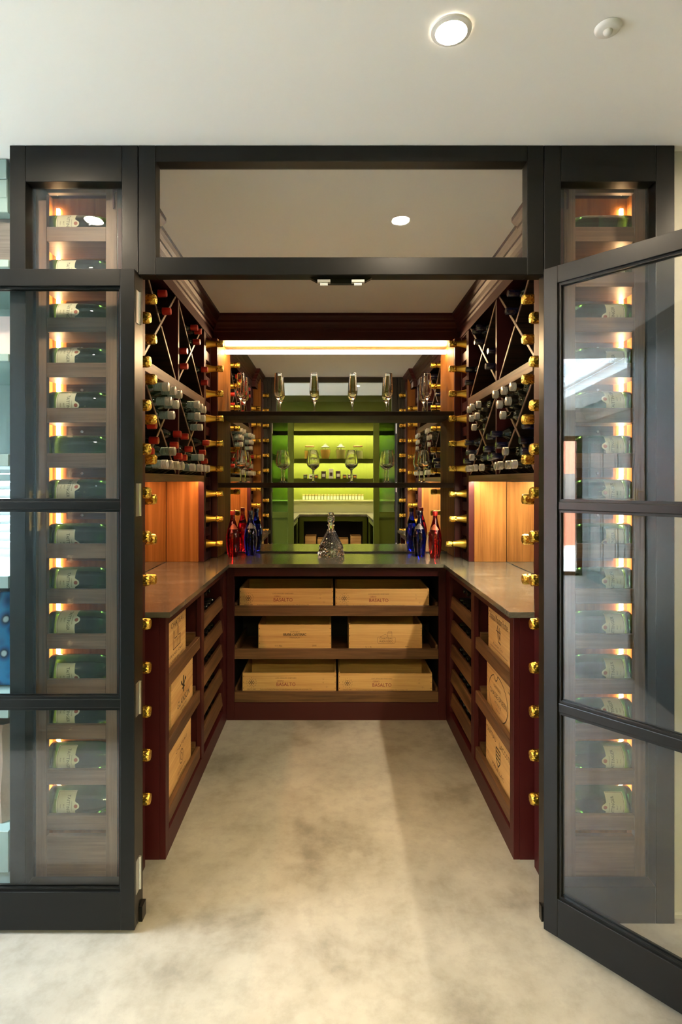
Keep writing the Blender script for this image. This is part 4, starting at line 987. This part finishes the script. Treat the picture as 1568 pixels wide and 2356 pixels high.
t = thing('picture_card', 'pale floral picture card leaning on top dresser shelf', 'picture', (-1.12, 2.1, 1.781)); part('card', B(-1.25, -1.078, 2.08, 2.09, 1.781, 1.97), M['petal'], t); part('mount', B(-1.20, -1.11, 2.0795, 2.0799, 1.80, 1.93), M['white'], t)
t = thing('flower_vase', 'small vase with a pink and white tulip on dresser shelf', 'vase', (-1.105, 1.95, 1.456))
put('vase', lathe_me('vase', [(0, 0), (.016, 0), (.020, .02), (.016, .05), (.012, .06)], M['sugar'], 16), t, False)
put('stem', MB().tube((0, 0, .055), (.004, 0, .12), .003, 8).mesh('stem', M['leaf'], True), t, False)
put('leaf', MB().quadprism([(.004, 0, .06), (.018, .002, .10), (.012, 0, .15), (.004, -.002, .10)], (0, .003, 0)).mesh('leaf', M['leaf']), t, False)
put('petals', lathe_me('petals', [(0, .115), (.013, .122), (.017, .138), (.013, .158), (.006, .166), (0, .16)], M['petal'], 14), t, False)
t = thing('window_8', 'low white framed window with slatted blind behind the teal dresser', 'window', (-1.7, 2.37, 1.06), kind='structure')
part('frame', MB().box(-2.379, -2.33, 2.34, 2.40, 1.056, 1.429).box(-1.10, -1.051, 2.34, 2.40, 1.056, 1.429).box(-2.33, -1.10, 2.34, 2.40, 1.40, 1.429).box(-2.33, -1.10, 2.34, 2.40, 1.056, 1.085), M['white'], t)
part('pane', B(-2.331, -1.099, 2.367, 2.373, 1.084, 1.401), M['pane'], t)
for k in range(9): part('slat', MB().quadprism([(-2.33, 2.322, 1.088+k*.035), (-2.33, 2.338, 1.114+k*.035), (-2.33, 2.338, 1.116+k*.035), (-2.33, 2.322, 1.090+k*.035)], (1.23, 0, 0)), M['white'], t)
def cushion(lb, x, y, z, sx, sy, sz, mat, tilt):
    bm = bmesh.new(); bmesh.ops.create_cube(bm, size=1); bmesh.ops.subdivide_edges(bm, edges=bm.edges, cuts=7, use_grid_fill=True)
    for v in bm.verts:
        u, w_ = abs(v.co.x)*2, abs(v.co.z)*2
        v.co.y *= (1-u**3)*(1-w_**3)*.9+.1
        v.co.x *= sx; v.co.z *= sz; v.co.y *= sy
    me = bpy.data.meshes.new('cushion'); bm.to_mesh(me); bm.free(); me.materials.append(M[mat])
    me.polygons.foreach_set('use_smooth', [True]*len(me.polygons))
    o = put('cushion', me); o.location = (x, y, z); o.rotation_euler = (tilt, 0, 0); tag(o, lb, 'cushion'); return o
cushion('bright blue patterned cushion on the dresser bench', -1.26, 1.96, .825, .34, .14, .33, 'blue_fab', .12)
cushion('dark navy cushion behind the blue patterned cushion', -1.275, 2.11, .838, .36, .09, .34, 'navy_fab', .0)
t = thing('paper_sack', 'crumpled brown paper sack in the bottom of the dresser', 'sack', (-1.20, 2.0, .2355))
mb = MB(); rs = random.Random(5)
for k, (zz, sc_) in enumerate(((0, 1), (.1, 1.02), (.2, 1.0), (.29, .97), (.325, .96))):
    for i in range(20):
        a = 2*pi*i/20; q = max(abs(cos(a)), abs(sin(a))); mb.v.append((.11*cos(a)/q*sc_+rs.uniform(-.005, .005), .12*sin(a)/q*sc_+rs.uniform(-.005, .005), zz+(rs.uniform(-.012, .012) if k > 2 else 0)))
for k in range(4):
    for i in range(20): j = (i+1) % 20; mb.f.append((k*20+i, k*20+j, (k+1)*20+j, (k+1)*20+i))
mb.f.append(tuple(range(19, -1, -1)))
put('sack', mb.mesh('sack', M['kraft'], True), t, False)
